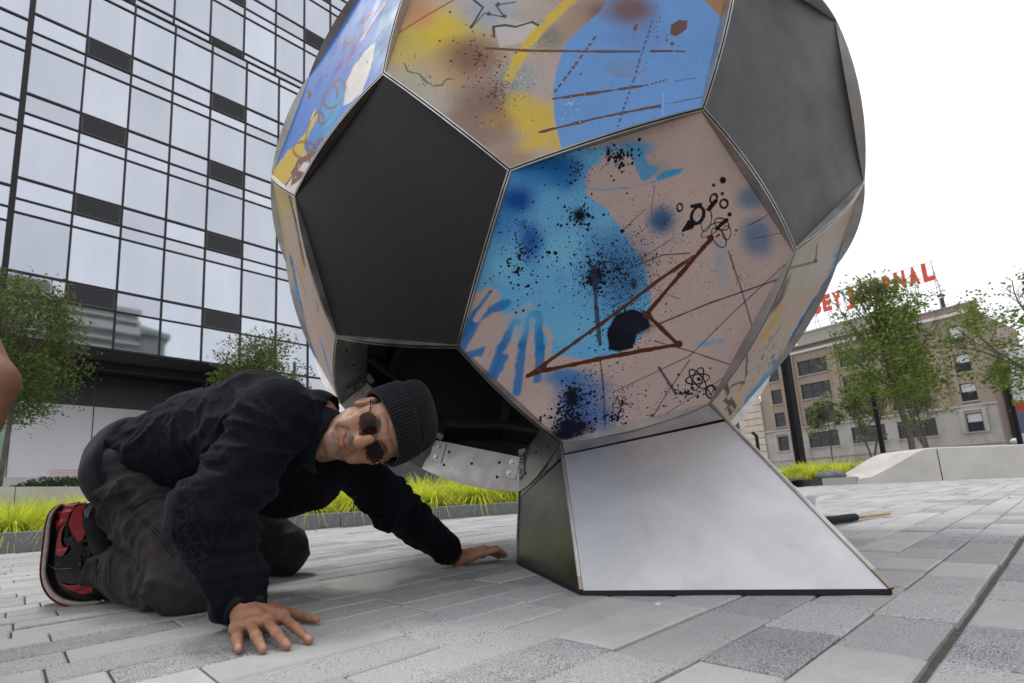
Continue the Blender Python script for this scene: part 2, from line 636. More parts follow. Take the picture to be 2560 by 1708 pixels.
    def line(s, pts, w, col, a=1.0, soft=1.2, dash=0, rag=.5, w2=None):
        T = [s.tex(*p) for p in pts]
        w = w * s.ws
        w2 = None if w2 is None else w2 * s.ws
        ww = w * s.k
        for j in range(len(T) - 1):
            (x1, y1), (x2, y2) = T[j], T[j + 1]
            pad = int(ww * 2 + 6)
            ax, bx_ = int(max(min(x1, x2) - pad, 0)), int(min(max(x1, x2) + pad, s.n))
            ay, by = int(max(min(y1, y2) - pad, 0)), int(min(max(y1, y2) + pad, s.n))
            if bx_ <= ax or by <= ay:
                continue
            yy, xx = np.mgrid[ay:by, ax:bx_].astype(np.float32)
            L = (x2 - x1) ** 2 + (y2 - y1) ** 2 + 1e-9
            t = np.clip(((xx - x1) * (x2 - x1) + (yy - y1) * (y2 - y1)) / L, 0, 1)
            d = np.hypot(xx - x1 - t * (x2 - x1), yy - y1 - t * (y2 - y1))
            wl = ww * (1 + (0 if w2 is None else (w2 / w - 1) * t))
            m = np.clip((wl / 2 - d + s.w3[ay:by, ax:bx_] * ww * rag) / (soft * max(s.k, .4)) + .5, 0, 1)
            if dash:
                m = m * (np.sin(t * math.sqrt(L) / s.k / dash * 6.28 + s.w3[ay:by, ax:bx_] * 6) > -.35)
            s.put(m * a, col, (slice(ay, by), slice(ax, bx_)))
    def arc(s, u, v, ru, rv, a0, a1, w, col, ang=0, **k):
        ca, sa = math.cos(math.radians(ang)), math.sin(math.radians(ang))
        pts = []
        for t in np.linspace(a0, a1, max(8, int(abs(a1 - a0) / 18))):
            x, y = ru * math.cos(math.radians(t)), rv * math.sin(math.radians(t))
            pts.append((u + x * ca - y * sa, v + x * sa + y * ca))
        s.line(pts, w, col, **k)
    def spl(s, u, v, spread, n, rmin, rmax, col, ell=1.0, ang=0, seed=0, a=1.0, power=2.5):
        rs = np.random.RandomState(s.seed * 31 + seed + int(u) + int(v))
        ca, sa = math.cos(math.radians(ang)), math.sin(math.radians(ang))
        for _ in range(n):
            r = abs(rs.normal()) * spread
            t = rs.rand() * 6.283
            dx, dy = r * math.cos(t), r * math.sin(t) * ell
            x, y = s.tex(u + dx * ca - dy * sa, v + dx * sa + dy * ca)
            q = (rmin + (rmax - rmin) * rs.rand() ** power) * s.k
            p = int(q + 3)
            ax, bx_, ay, by = int(x) - p, int(x) + p + 1, int(y) - p, int(y) + p + 1
            if ax < 0 or ay < 0 or bx_ > s.n or by > s.n:
                continue
            yy, xx = np.mgrid[ay:by, ax:bx_].astype(np.float32)
            m = np.clip(q - np.hypot(xx - x, yy - y) + .6 + s.w3[ay:by, ax:bx_] * q * .8, 0, 1) * a
            s.put(m, col, (slice(ay, by), slice(ax, bx_)))
    def mat(s, name, gain=.78, rough=.55):
        im = s.img * gain
        im *= (1 + .10 * s.w1[..., None] + .16 * (s.fine[..., None] - .5) + .10 * s.w3[..., None])
        I = bpy.data.images.new(name, s.n, s.n, alpha=False, float_buffer=False)
        I.colorspace_settings.name = 'sRGB'
        px = np.ones((s.n, s.n, 4), np.float32)
        v = np.clip(im, 0, 1)
        px[..., :3] = np.where(v <= .0031308, v * 12.92, 1.055 * v ** (1 / 2.4) - .055)
        I.pixels.foreach_set(px.ravel())
        I.update()
        I.pack()
        m = Mat(name, rough=rough, spec=.13)
        t = m.n('TexImage')
        t.image = I
        uv = m.n('UVMap')
        uv.uv_map = 'UVMap'
        m.l(uv.outputs[0], t.inputs[0])
        grime = m.maprange(m.noise(30, 4, .7, m.coord()), .6, .8, 0, .10)
        m.color(m.mix(grime, t.outputs[0], (.3, .27, .25)))
        m.rough(m.maprange(m.noise(12, 3, .5, m.coord()), .3, .7, rough - .07, rough + .1))
        return m
    def uv(s, P):
        d = np.asarray(P) - s.c
        return np.stack([d @ s.e1 / s.size + .5, d @ s.e2 / s.size + .5], -1)
def crop(o, sc):
    return lambda *pts: [(o[0] + a / sc, o[1] + b / sc) for a, b in pts]
PINK, BLUE, NAVY, SKYB = (184, 163, 157), (70, 146, 200), (22, 26, 44), (104, 170, 214)

def paint_H2():
    A = Art(F_H2, 1100, PINK, 3)
    c = crop((1100, 400), 2.0627)
    def cl(x, y, rx, ry, *a, **k):
        p = c((x, y))[0]
        A.cloud(p[0], p[1], rx / 2.0627, ry / 2.0627, *a, **k)
    def ln(pts, w, col, **k):
        A.line(c(*pts), w / 2.0627, col, **k)
    def sp(x, y, s, *a, **k):
        p = c((x, y))[0]
        A.spl(p[0], p[1], s / 2.0627, *a, **k)
    cl(1450, 250, 300, 200, (196, 172, 160), a=.6)
    A.poly(c((80, 1000), (340, 40), (560, -20), (770, -60), (905, -80), (960, 60), (790, 30), (750, 80), (756, 180), (860, 250), (945, 370), (1010, 480), (1060, 590), (1086, 700), (1080, 800), (1050, 900), (960, 975), (860, 1020), (720, 1020), (585, 1005), (500, 1010), (470, 900), (540, 860), (470, 720), (330, 800), (290, 760), (310, 690), (260, 650), (180, 690)), SKYB, 3, warp=10)
    A.poly(c((100, 985), (180, 690), (260, 655), (310, 690), (300, 770), (370, 830), (330, 1000), (300, 1160)), PINK, 4, warp=8)
    cl(640, 480, 150, 130, (122, 190, 220), a=.6, grain=.6)
    cl(330, 560, 120, 90, (120, 186, 218), a=.6, grain=.5)
    cl(700, 880, 150, 90, (116, 180, 214), a=.55, grain=.6)
    cl(860, 330, 60, 70, (128, 186, 212), a=.5, grain=.7)
    cl(480, 60, 210, 150, (40, 118, 184), a=.85)
    cl(640, 70, 140, 120, (30, 104, 172), a=.9)
    cl(400, 210, 130, 110, (18, 74, 156), a=1)
    cl(560, 20, 230, 60, (24, 92, 164), a=.8)
    cl(470, 420, 90, 150, (24, 80, 158), a=.9)
    cl(330, 330, 140, 120, (38, 112, 182), a=.6)
    cl(900, 560, 190, 260, (42, 92, 150), a=.65)
    cl(1140, 310, 90, 85, (46, 94, 138), a=.95, grain=.6)
    cl(1640, 400, 90, 110, (62, 108, 148), a=.75, grain=.6, ang=-30)
    cl(1600, 195, 90, 70, (70, 112, 146), a=.75, grain=.6)
    cl(1090, 60, 120, 70, (112, 124, 140), a=.5, grain=.6)
    cl(1150, 120, 300, 60, (196, 168, 160), a=.3)
    A.poly(c((1080, 110), (1170, 55), (1262, 38), (1230, 75), (1140, 105), (1090, 125)), (74, 148, 196), 2, warp=8)
    ln([(745, 145), (830, 152), (960, 145), (1080, 118)], 9, (110, 158, 192), a=.8)
    A.poly(c((770, 100), (850, -40), (1000, -30), (1080, 40), (1120, 110), (1000, 140), (840, 150)), PINK, 4, a=.9, warp=12)
    cl(1000, -60, 120, 50, (60, 140, 190), a=.8)
    A.poly(c((955, -80), (1040, -60), (1075, 30), (1130, 40), (1085, 100), (1040, 110), (1000, 20)), (74, 148, 196), 2, a=.9, warp=8)
    # blue finger strokes, lower left
    B2 = (34, 112, 176)
    for a_ in ([(120, 890), (270, 690)], [(115, 960), (200, 800), (345, 740)], [(255, 1120), (320, 960), (390, 840)], [(395, 1200), (425, 960), (480, 800)], [(505, 1130), (520, 960), (500, 800)], [(130, 1010), (240, 985)], [(280, 1120), (330, 1020)]):
        ln(a_, 46, B2, soft=7, a=.9)
    for a_ in ([(190, 820), (285, 680)], [(350, 1150), (385, 940), (395, 860)], [(455, 1160), (462, 960), (478, 830)], [(560, 990), (570, 920), (545, 870)], [(210, 900), (290, 840)], [(215, 1060), (280, 900)]):
        ln(a_, 30, PINK, soft=5)
    cl(440, 820, 110, 130, (92, 172, 216), a=.7, warp=1.2)
    cl(650, 1120, 140, 60, (46, 120, 178), a=.9)
    cl(760, 1180, 150, 90, (40, 108, 170), a=.75)
    cl(700, 1280, 170, 130, (30, 92, 160), a=.85, warp=.9)
    cl(840, 1330, 110, 120, (34, 98, 160), a=.7)
    cl(520, 1290, 120, 120, (200, 176, 164), a=.8)
    cl(1400, 1190, 300, 160, (178, 154, 146), a=.4)
    # dark paint: clouds of droplets
    INK = (20, 20, 32)
    cl(720, 285, 44, 44, INK, warp=.9)
    sp(720, 290, 55, 160, .8, 3.6, INK)
    sp(790, 580, 130, 520, .5, 2.6, INK, seed=3)
    sp(820, 590, 60, 240, .7, 4.0, INK, seed=4)
    cl(800, 600, 60, 40, INK, a=.85, warp=1.2)
    sp(920, 560, 120, 900, .5, 1.9, INK, seed=5)
    sp(440, 480, 120, 240, .5, 2.8, (24, 30, 50), seed=6)
    sp(400, 560, 160, 110, .8, 3.8, INK, seed=7)
    sp(1000, 640, 150, 1100, .4, 1.5, (48, 44, 60), seed=8)
    sp(950, 840, 110, 700, .5, 2.4, INK, seed=9)
    A.poly(c((900, 800), (990, 770), (1070, 800), (1085, 860), (1010, 900), (995, 970), (930, 985), (870, 975), (860, 880)), INK, 4, warp=14, soft=True)
    cl(1000, 850, 110, 60, (26, 30, 48), a=.8)
    sp(700, 60, 150, 200, .5, 2.2, INK, seed=10)
    sp(920, -20, 60, 200, .6, 3.2, INK, ell=.7, seed=11)
    cl(870, -40, 14, 34, INK)
    sp(1160, 330, 160, 500, .4, 1.3, (58, 62, 78), seed=12)
    sp(1550, 600, 260, 260, .4, 1.4, (70, 58, 64), seed=13)
    sp(690, 1240, 60, 420, .6, 4.2, INK, seed=14)
    sp(660, 1370, 80, 520, .8, 5.0, INK, seed=15)
    cl(680, 1220, 34, 60, INK, warp=1.3)
    cl(700, 1380, 110, 50, (16, 20, 38), warp=1.2)
    cl(640, 1420, 90, 40, (14, 18, 36))
    sp(940, 1250, 70, 520, .4, 2.2, (32, 26, 36), seed=16)
    sp(900, 1330, 80, 60, 1, 5.0, INK, ell=.4, seed=17)
    sp(780, 1110, 120, 260, .5, 1.8, INK, seed=18)
    sp(1270, 1200, 60, 130, .8, 3.8, INK, ell=.4, seed=19)
    sp(1130, 1290, 110, 60, .8, 3.2, (50, 36, 40), ell=.5, seed=20)
    sp(1400, 860, 320, 60, .6, 2.0, (60, 48, 56), seed=21)
    for (x, y) in ((1355, 950), (1440, 935), (1380, 945)):
        cl(x, y, 34, 16, (96, 160, 200), a=.8)
    ln([(1440, 430), (1460, 640)], 44, (128, 158, 180), a=.35, soft=10)
    sp(800, 600, 190, 1500, .35, 1.0, (24, 40, 66), seed=31)
    sp(690, 1290, 130, 900, .35, 1.2, (20, 26, 44), seed=32)
    sp(1040, 520, 200, 1300, .35, .9, (80, 72, 84), seed=33)
    sp(430, 330, 160, 700, .35, 1.0, (20, 60, 120), seed=34)
    # thin dark spray lines
    T = (44, 46, 66)
    for pts, w in (([(800, 550), (806, 760), (826, 950)], 22), ([(828, 1040), (845, 1180), (852, 1370)], 8), ([(935, 370), (1060, 255)], 4), ([(965, 565), (1150, 490), (1290, 480)], 6), ([(1000, 530), (1210, 400)], 4),
                   ([(1590, 340), (1690, 285)], 6), ([(1620, 405), (1770, 375)], 3), ([(1130, 845), (1400, 735), (1560, 680), (1760, 610)], 9), ([(890, 1200), (1290, 1010), (1500, 800), (1780, 540)], 6), ([(1490, 470), (1560, 680), (1612, 860)], 6),
                   ([(1110, 935), (1290, 985), (1510, 1060)], 7), ([(1130, 1070), (1220, 1210)], 15), ([(1090, 1340), (1180, 1190), (1290, 1030)], 7), ([(1110, 130), (1090, 260)], 3), ([(1100, 1350), (1470, 1120)], 5), ([(880, 760), (1000, 700)], 6), ([(1120, 670), (1230, 715)], 4)):
        ln(pts, w, T, a=.85, soft=2)
    A.disc(*c((940, 367))[0], 5, INK)
    # brown angular mark
    BR = (84, 44, 26)
    ln([(452, 1115), (860, 825), (1130, 620), (1275, 520)], 20, BR, a=.97)
    ln([(1275, 520), (1440, 385)], 13, (110, 62, 34), dash=26)
    ln([(1405, 398), (1240, 590), (1068, 795)], 17, BR, w2=13 / 1)
    ln([(1068, 795), (1145, 870), (1228, 952)], 20, BR)
    ln([(1228, 952), (900, 1010), (520, 1090), (455, 1113)], 24, BR)
    ln([(530, 1080), (545, 1050)], 26, BR)
    A.disc(*c((1068, 800))[0], 11, BR)
    A.disc(*c((1232, 950))[0], 9, BR)
    A.disc(*c((1395, 405))[0], 8, BR)
    # ink scribbles upper right
    K = (26, 26, 36)
    for x, y, r in ((1460, 105, 17), (1412, 130, 10), (1457, 174, 9), (1494, 282, 11), (1528, 364, 7)):
        A.disc(*c((x, y))[0], r / 2.06, K)
    for x, y, rx, ry, w, an in ((1413, 198, 17, 24, 9, 20), (1466, 225, 20, 22, 8, 0), (1238, 244, 14, 20, 8, 0), (1330, 285, 30, 46, 17, 20), (1375, 310, 26, 60, 5, 10), (1455, 330, 40, 28, 5, 30), (1440, 400, 56, 30, 5, 60), (1480, 375, 22, 36, 4, 0), (1400, 360, 60, 22, 5, -35)):
        p = c((x, y))[0]
        A.arc(p[0], p[1], rx / 2.06, ry / 2.06, 0, 350, w / 2.06, K, ang=an, soft=1.4, a=.95)
    ln([(1390, 250), (1420, 215)], 26, K)
    ln([(1256, 362), (1290, 335)], 16, K, w2=24)
    ln([(1300, 240), (1345, 230)], 20, K)
    ln([(1430, 350), (1480, 310)], 18, K)
    # atom drawing lower right
    for an in (0, 60, 120):
        p = c((1330, 1130))[0]
        A.arc(p[0], p[1], 30, 12, 0, 350, 3.6, K, ang=an - 10, soft=1.2)
    p = c((1398, 1195))[0]
    A.arc(p[0], p[1], 12, 16, 0, 350, 5, K)
    ln([(1385, 1185), (1400, 1215), (1412, 1180)], 6, K)
    for x, y, r in ((1395, 1075, 6), (1230, 1108, 7), (1228, 1162, 7), (1330, 1222, 8), (1335, 1130, 12)):
        A.disc(*c((x, y))[0], r / 2.06, K)
    return A

def paint_H1():
    A = Art(F_H1, 1100, (196, 178, 168), 5)
    YE, BRN, BL = (230, 196, 78), (132, 98, 84), (116, 166, 228)
    A.cloud(1100, 120, 200, 140, (214, 186, 130), a=.8)
    A.cloud(1090, 70, 110, 75, (236, 206, 84), a=1, grain=.15)
    A.cloud(1040, 30, 60, 50, (228, 160, 130), a=.8)
    A.cloud(1010, 120, 50, 70, (226, 206, 110), a=.7)
    A.cloud(1220, -20, 160, 70, (216, 200, 190), a=.9)
    A.cloud(1230, 30, 90, 50, (170, 186, 204), a=.8)
    A.cloud(1020, 215, 90, 60, (198, 196, 176), a=.8)
    A.cloud(1090, 250, 60, 60, (204, 196, 186), a=.7)
    A.cloud(1120, 190, 50, 40, (214, 182, 140), a=.7)
    A.cloud(1180, 140, 90, 60, (140, 106, 84), a=.95, grain=.5)
    A.cloud(1230, 260, 110, 110, (142, 112, 100), a=.9, grain=.5)
    A.cloud(1180, 330, 120, 60, (160, 132, 120), a=.8, grain=.4)
    A.cloud(1290, 400, 80, 60, (176, 146, 126), a=.9)
    A.cloud(1400, -10, 60, 60, (196, 172, 166), a=.9)
    A.cloud(1380, 90, 70, 50, (132, 130, 120), a=.8, grain=.5)
    A.cloud(1520, 40, 110, 70, (128, 94, 86), a=.98, grain=.4)
    A.cloud(1440, 60, 60, 60, (178, 146, 120), a=.8)
    A.cloud(1300, 200, 80, 60, (150, 168, 186), a=.85, grain=.9, warp=.9)
    A.cloud(1270, 65, 50, 30, (206, 200, 196), a=.9)
    A.poly([(1240, 70), (1330, 50), (1350, 62), (1310, 105), (1250, 118)], (214, 206, 202), 4, warp=10)
    # yellow
    A.line([(1460, -30), (1380, 45), (1330, 95), (1295, 150), (1272, 195)], 26, YE, soft=9, a=.95)
    A.cloud(1300, 260, 50, 50, YE, a=.8, grain=.9)
    A.cloud(1340, 300, 75, 60, (226, 194, 82), a=1, grain=.6)
    A.cloud(1350, 350, 70, 30, YE, a=.85, ang=-20, grain=.5)
    A.cloud(1400, 360, 60, 50, (216, 188, 96), a=.8)
    A.cloud(1240, 300, 40, 30, (190, 150, 90), a=.6, grain=.9)
    A.cloud(1370, 395, 60, 24, (198, 172, 120), a=.7, ang=-18)
    A.spl(1290, 190, 60, 420, .4, 2.0, YE, ell=1.5)
    A.spl(1240, 230, 55, 300, .5, 2.6, (112, 66, 62), seed=4)
    A.spl(1200, 140, 50, 120, .6, 3.6, (96, 52, 52), seed=5)
    A.spl(1330, 110, 60, 240, .4, 1.6, (240, 220, 140), seed=6)
    A.spl(1290, 210, 50, 300, .4, 1.6, (120, 150, 190), seed=7)
    A.spl(1060, 200, 60, 60, .6, 2.6, (150, 110, 80), seed=8)
    A.cloud(1150, -160, 150, 80, (206, 180, 120), a=.8)
    A.cloud(1350, -180, 130, 90, (150, 120, 104), a=.8, grain=.5)
    A.cloud(1560, -200, 160, 70, (120, 160, 205), a=.7, grain=.6)
    A.cloud(1740, -190, 90, 60, (206, 176, 90), a=.8)
    A.spl(1400, -150, 120, 260, .6, 3.4, (96, 60, 58), seed=14)
    A.line([(1050, -90), (1300, -170), (1500, -150)], 7, (186, 70, 54), a=.7, soft=2.5)
    # big light blue disc
    A.poly([(1640, -95), (1560, -60), (1500, 30), (1450, 72), (1418, 108), (1394, 165), (1383, 225), (1385, 290), (1396, 340), (1412, 400), (1900, 330), (1930, 120), (1900, 20), (1840, -50), (1740, -95)], BL, 3, warp=6)
    A.cloud(1570, 20, 90, 50, (126, 96, 92), a=.95, grain=.5)
    A.cloud(1600, 90, 90, 40, (118, 142, 196), a=.5)
    A.cloud(1560, 170, 60, 26, (126, 156, 196), a=.6, warp=1)
    A.poly([(1740, -20), (1830, -20), (1830, 60), (1800, 40), (1775, 15)], (176, 132, 92), 5, warp=10)
    A.cloud(1700, 240, 160, 80, (122, 170, 236), a=.4)
    A.poly([(1678, 62), (1700, 50), (1720, 52), (1718, 72), (1690, 90), (1675, 84)], (118, 84, 76), 2, warp=8)
    for x, y, r in ((1680, 108, 5), (1667, 100, 3.5), (1591, 62, 4), (1588, 70, 6), (1452, 184, 2.5), (1533, 205, 2)):
        A.disc(x, y, r, (118, 84, 80))
    D = (112, 80, 74)
    A.line([(1215, 120), (1330, 126), (1500, 128), (1600, 128)], 7.5, D, a=.95)
    A.line([(1628, 127), (1680, 127)], 6.5, D); A.line([(1690, 127), (1712, 128)], 5, D)
    A.line([(1386, 231), (1440, 160), (1490, 90)], 6, D, dash=20)
    A.line([(1385, 246), (1500, 230), (1620, 212)], 7, D, rag=1.0)
    A.line([(1628, 210), (1668, 198)], 5, D, dash=9)
    A.line([(1690, 202), (1740, 194)], 3, D, dash=8)
    A.line([(1350, 330), (1500, 293), (1650, 264)], 6.5, D, rag=1.0)
    A.line([(1686, 256), (1760, 241)], 4, D, dash=5)
    A.line([(1632, 50), (1600, 150), (1585, 200), (1560, 270), (1546, 315)], 5, (96, 96, 130), dash=16, a=.9)
    A.arc(1570, 165, 44, 24, 10, 150, 4, (168, 120, 112), a=.5)
    A.spl(1650, 270, 120, 90, .4, 1.4, (70, 96, 160), seed=9)
    A.spl(1640, 60, 60, 60, .4, 2.0, (70, 70, 120), seed=10)
    A.spl(1430, 260, 60, 60, .5, 1.6, (238, 226, 190), seed=11)
    A.line([(1656, 296), (1660, 235)], 1.5, (190, 210, 240), a=.7)
    # red brush line, star and zigzag
    A.line([(990, 86), (1060, 42), (1140, -4)], 5, (186, 70, 54), a=.8, soft=2.5)
    G = (84, 84, 88)
    A.line([(1180, -5), (1208, 18), (1178, 68)], 6, G); A.line([(1178, 68), (1212, 32), (1262, 42)], 4, G); A.line([(1262, 42), (1240, 12), (1290, 4)], 4, G)
    for p in ((1178, 66), (1222, 34), (1262, 40), (1245, 10)):
        A.disc(*p, 5, G)
    A.line([(1236, 92), (1234, 66), (1262, 62), (1290, 66), (1330, 54), (1346, 62)], 6.5, G)
    A.line([(1012, 158), (1020, 178), (1048, 184), (1066, 204), (1072, 208)], 5, (120, 124, 120), a=.9)
    A.line([(1084, 214), (1106, 212), (1112, 202), (1122, 196), (1134, 198)], 5, (120, 124, 120), a=.9)
    return A

def paint_H4():
    A = Art(F_H4, 700, (72, 124, 204), 9)
    c = crop((600, 0), 1.8238)
    A.cloud(*c((430, 250))[0], 90, 90, (58, 108, 192), a=.6)
    A.poly(c((640, -20), (700, -20), (720, 60), (690, 130), (650, 250), (600, 330), (560, 400), (600, 280), (620, 150)), (78, 130, 180), 3, a=.9, warp=6)
    A.poly(c((618, 190), (600, 300), (560, 420), (500, 470), (470, 480), (480, 390), (520, 300), (570, 230)), (222, 216, 210), 2.5, warp=8)
    A.line(c((640, 40), (580, 140), (500, 260), (430, 330)), 9, (132, 78, 140), a=.7, soft=3)
    A.line(c((655, 20), (600, 100), (560, 170)), 6, (214, 190, 196), a=.9, soft=2)
    A.cloud(*c((410, 520))[0], 26, 90, (70, 160, 208), a=.9, ang=25)
    A.line(c((330, 560), (290, 640), (200, 730), (160, 780)), 16, (210, 176, 64), soft=3)
    A.poly(c((150, 800), (170, 760), (280, 650), (310, 720), (250, 790), (200, 840)), (206, 174, 70), 3, warp=5)
    A.poly(c((205, 850), (260, 760), (330, 700), (370, 720), (300, 830), (250, 895)), (216, 206, 198), 3, warp=5)
    A.cloud(*c((350, 610))[0], 18, 40, (60, 130, 200), a=.9, ang=30)
    Bq = (120, 78, 62)
    for u, v, ru, rv, an in ((400, 480, 30, 90, 20), (340, 600, 34, 90, 15), (430, 430, 40, 70, 30), (300, 690, 60, 40, 20), (350, 690, 24, 60, 25)):
        p = c((u, v))[0]
        A.arc(p[0], p[1], ru / 1.8, rv / 1.8, 0, 330, 2.6, Bq, ang=an, a=.75)
    A.line(c((340, 700), (260, 740), (240, 830), (280, 800), (240, 780)), 6, Bq)
    A.line(c((370, 640), (300, 720), (210, 840)), 4, Bq)
    for pts in ([(560, 140), (545, 170)], [(600, 60), (555, 100)], [(310, 410), (318, 440)], [(475, 200), (520, 180)], [(350, 385), (370, 350)]):
        A.line(c(*pts), 5, (120, 52, 60), rag=1.5)
    A.line(c((330, 530), (338, 508)), 6, (226, 200, 110))
    A.spl(*c((480, 200))[0], 60, 120, .4, 2, (110, 60, 80))
    return A

def paint_H3():
    A = Art(F_H3, 700, (190, 170, 158), 13)
    A.ws = .75
    c = crop((600, 0), 1.8238)
    A.cloud(*c((200, 900))[0], 30, 80, (196, 178, 108), a=.8, ang=-20)
    A.line(c((170, 900), (200, 1050), (240, 1250), (245, 1310)), 9, (206, 170, 70), soft=3)
    A.line(c((220, 880), (250, 1000), (280, 1150), (290, 1200)), 11, (104, 78, 76), soft=4, a=.9)
    A.line(c((270, 1140), (285, 1250)), 9, (204, 160, 84), soft=4)
    A.line(c((235, 1190), (255, 1300), (300, 1480), (310, 1567)), 16, (44, 120, 190), soft=3, rag=1.5)
    A.line(c((250, 1300), (300, 1568), (330, 1650)), 10, (80, 160, 214), soft=2, rag=2)
    A.line(c((260, 1220), (285, 1300), (300, 1345)), 3, (60, 60, 66))
    A.line(c((349, 1380), (356, 1410)), 4, (30, 40, 60))
    A.disc(*c((350, 1418))[0], 3, (60, 140, 200))
    A.line([(800, 850), (815, 900), (830, 950)], 10, (70, 150, 210), rag=2)
    A.cloud(*c((330, 1500))[0], 40, 60, (196, 168, 158), a=.8)
    A.line([(770, 840), (800, 920), (820, 960)], 12, (54, 136, 206), rag=1.6)
    return A

def paint_H5():
    A = Art(F_H5, 800, (188, 168, 154), 17)
    A.ws = .55
    c = crop((1900, 600), 4.612)
    A.cloud(*c((450, 330))[0], 50, 90, (182, 180, 158), a=.8, ang=25)
    A.cloud(*c((760, 200))[0], 30, 90, (196, 184, 178), a=.7, ang=25)
    A.line(c((300, 500), (230, 700), (100, 830)), 14, (96, 72, 62), soft=7, a=.95)
    A.line(c((230, 820), (120, 1020), (60, 1080)), 20, (204, 156, 66), soft=8, a=.8)
    A.line(c((960, 60), (870, 330), (720, 560)), 26, (78, 142, 186), rag=1.4, soft=4)
    A.line(c((740, 590), (560, 800), (420, 1050), (330, 1270)), 20, (54, 122, 184), rag=1.6, soft=3)
    A.line(c((620, 820), (470, 980), (380, 1150)), 16, (40, 92, 170), rag=1.2, soft=4)
    A.line(c((340, 1270), (200, 1450), (60, 1600), (-120, 1800)), 28, (72, 142, 186), rag=1.8, soft=3)
    A.line(c((660, 60), (645, 260)), 2, (60, 66, 74)); A.line(c((335, 330), (640, 255)), 2, (74, 74, 78))
    A.disc(*c((645, 240))[0], 5, (46, 56, 66))
    A.line(c((240, 1000), (80, 1240)), 4, (92, 78, 76), soft=3, a=.8)
    A.line([(1850, 980), (1830, 1030), (1800, 1090)], 20, (210, 168, 90), soft=10, a=.8)
    A.line([(1868, 880), (1866, 940), (1850, 975)], 3.5, (70, 66, 66))
    A.line([(1862, 958), (1850, 957), (1830, 965), (1815, 985)], 3, (70, 66, 66))
    A.line([(1812, 958), (1822, 985), (1812, 1000), (1828, 1012), (1816, 1022)], 5, (66, 60, 60))
    A.line([(1826, 1000), (1840, 1020), (1828, 1035), (1822, 1022)], 5, (66, 60, 60))
    A.spl(*c((150, 1400))[0], 40, 120, .5, 2.4, (60, 110, 160))
    return A

def paint_any(f, seed):
    rs = np.random.RandomState(seed)
    A = Art(f, 256, (232, 228, 222), seed)
    q = to_px(A.c)
    s_ = abs(FPX / max(q[2], .5)) * .45
    for _ in range(3):
        A.cloud(q[0] + rs.normal() * s_ * .5, q[1] + rs.normal() * s_ * .5, s_ * rs.uniform(.2, .5), s_ * rs.uniform(.15, .4), [(70, 146, 200), (40, 104, 172), (206, 170, 80), (128, 98, 88), (210, 196, 188)][rs.randint(5)], a=.9)
    return A

ball = thing('football_sculpture', 'giant steel football sculpture with spray-painted hexagons and matte black pentagons', 'sculpture', (BC[0], BC[1], gz(BC[0])))
NA = 10
def arc_pts(a, b, k=1.0, n=NA):
    out = []
    for i in range(n + 1):
        d = unit((BV[a] - BC) * (1 - i / n) + (BV[b] - BC) * i / n)
        out.append(BC + d * RB * k)
    return out
def rim_mesh(f, depth=.12, th=.003, off=.0016):
    """curved edge plates standing on each side of a face, arc outside, straight inside"""
    B = MB()
    cf = BV[f].mean(0)
    for i in range(len(f)):
        a, b = f[i], f[(i + 1) % len(f)]
        n = unit(np.cross(BV[a] - BC, BV[b] - BC))
        if n @ (cf - BC) < 0:
            n = -n
        P = [p + n * off for p in arc_pts(a, b)]
        k = 1 - depth
        inn = [BC + (BV[b] - BC) * k + n * off, BC + (BV[a] - BC) * k + n * off]
        B.prism(P + inn, n * th)
    return B
art = {}
for f, fn, nm in ((F_H2, paint_H2, 'painted_blue_pink'), (F_H1, paint_H1, 'painted_yellow_blue'), (F_H4, paint_H4, 'painted_blue'), (F_H3, paint_H3, 'painted_streaks'), (F_H5, paint_H5, 'painted_beige_blue')):
    art[tuple(f)] = (fn, nm)
labels = {tuple(F_H1): 'panel sprayed yellow, brown and light blue', tuple(F_H2): 'panel sprayed pink and blue with a brown angular line', tuple(F_H4): 'blue panel with brown loops', tuple(F_H3): 'pinkish panel with blue and yellow streaks', tuple(F_H5): 'beige panel with a blue streak'}
for f in faces:
    if f == F_HO:
        open_frame = o = rim_mesh(f, .12, .004).add('open_frame', m_steel, ball)
        o['label'] = 'hexagon without its panel, only bare steel plates'
        continue
    if f == F_PC:
        o = rim_mesh(f, .12, .004).add('bottom_frame', m_steel, ball)
        continue
    P = BV[f]
    c = P.mean(0)
    n = unit(c - BC)
    ins = [c + (p - c) * (1 - .0065 / np.linalg.norm(p - c)) - n * .001 for p in P]
    V = ins + [p - n * .003 for p in ins]
    k = len(f)
    F = [tuple(range(k)), tuple(range(k, 2 * k))[::-1]] + [((i + 1) % k, i, i + k, (i + 1) % k + k) for i in range(k)]
    if len(f) == 5:
        o = add('pentagon_panel', V, F, m_matte, ball)
    elif tuple(f) in art:
        fn, nm = art[tuple(f)]
        A = fn()
        mm = A.mat(nm, {'painted_blue_pink': 1.3, 'painted_yellow_blue': .82, 'painted_beige_blue': 1.1, 'painted_streaks': 1.0, 'painted_blue': .78}[nm])
        o = add('hexagon_panel', V, F, mm, ball, uvs=A.uv(V))
        o['label'] = labels[tuple(f)]
    else:
        A = paint_any(f, 40 + f[0])
        o = add('hexagon_panel', V, F, A.mat('painted_far_%d' % f[0]), ball, uvs=A.uv(V))
    # dark backing seen from inside through the open hexagon
    rim_mesh(f).add('rim', m_steel, o)
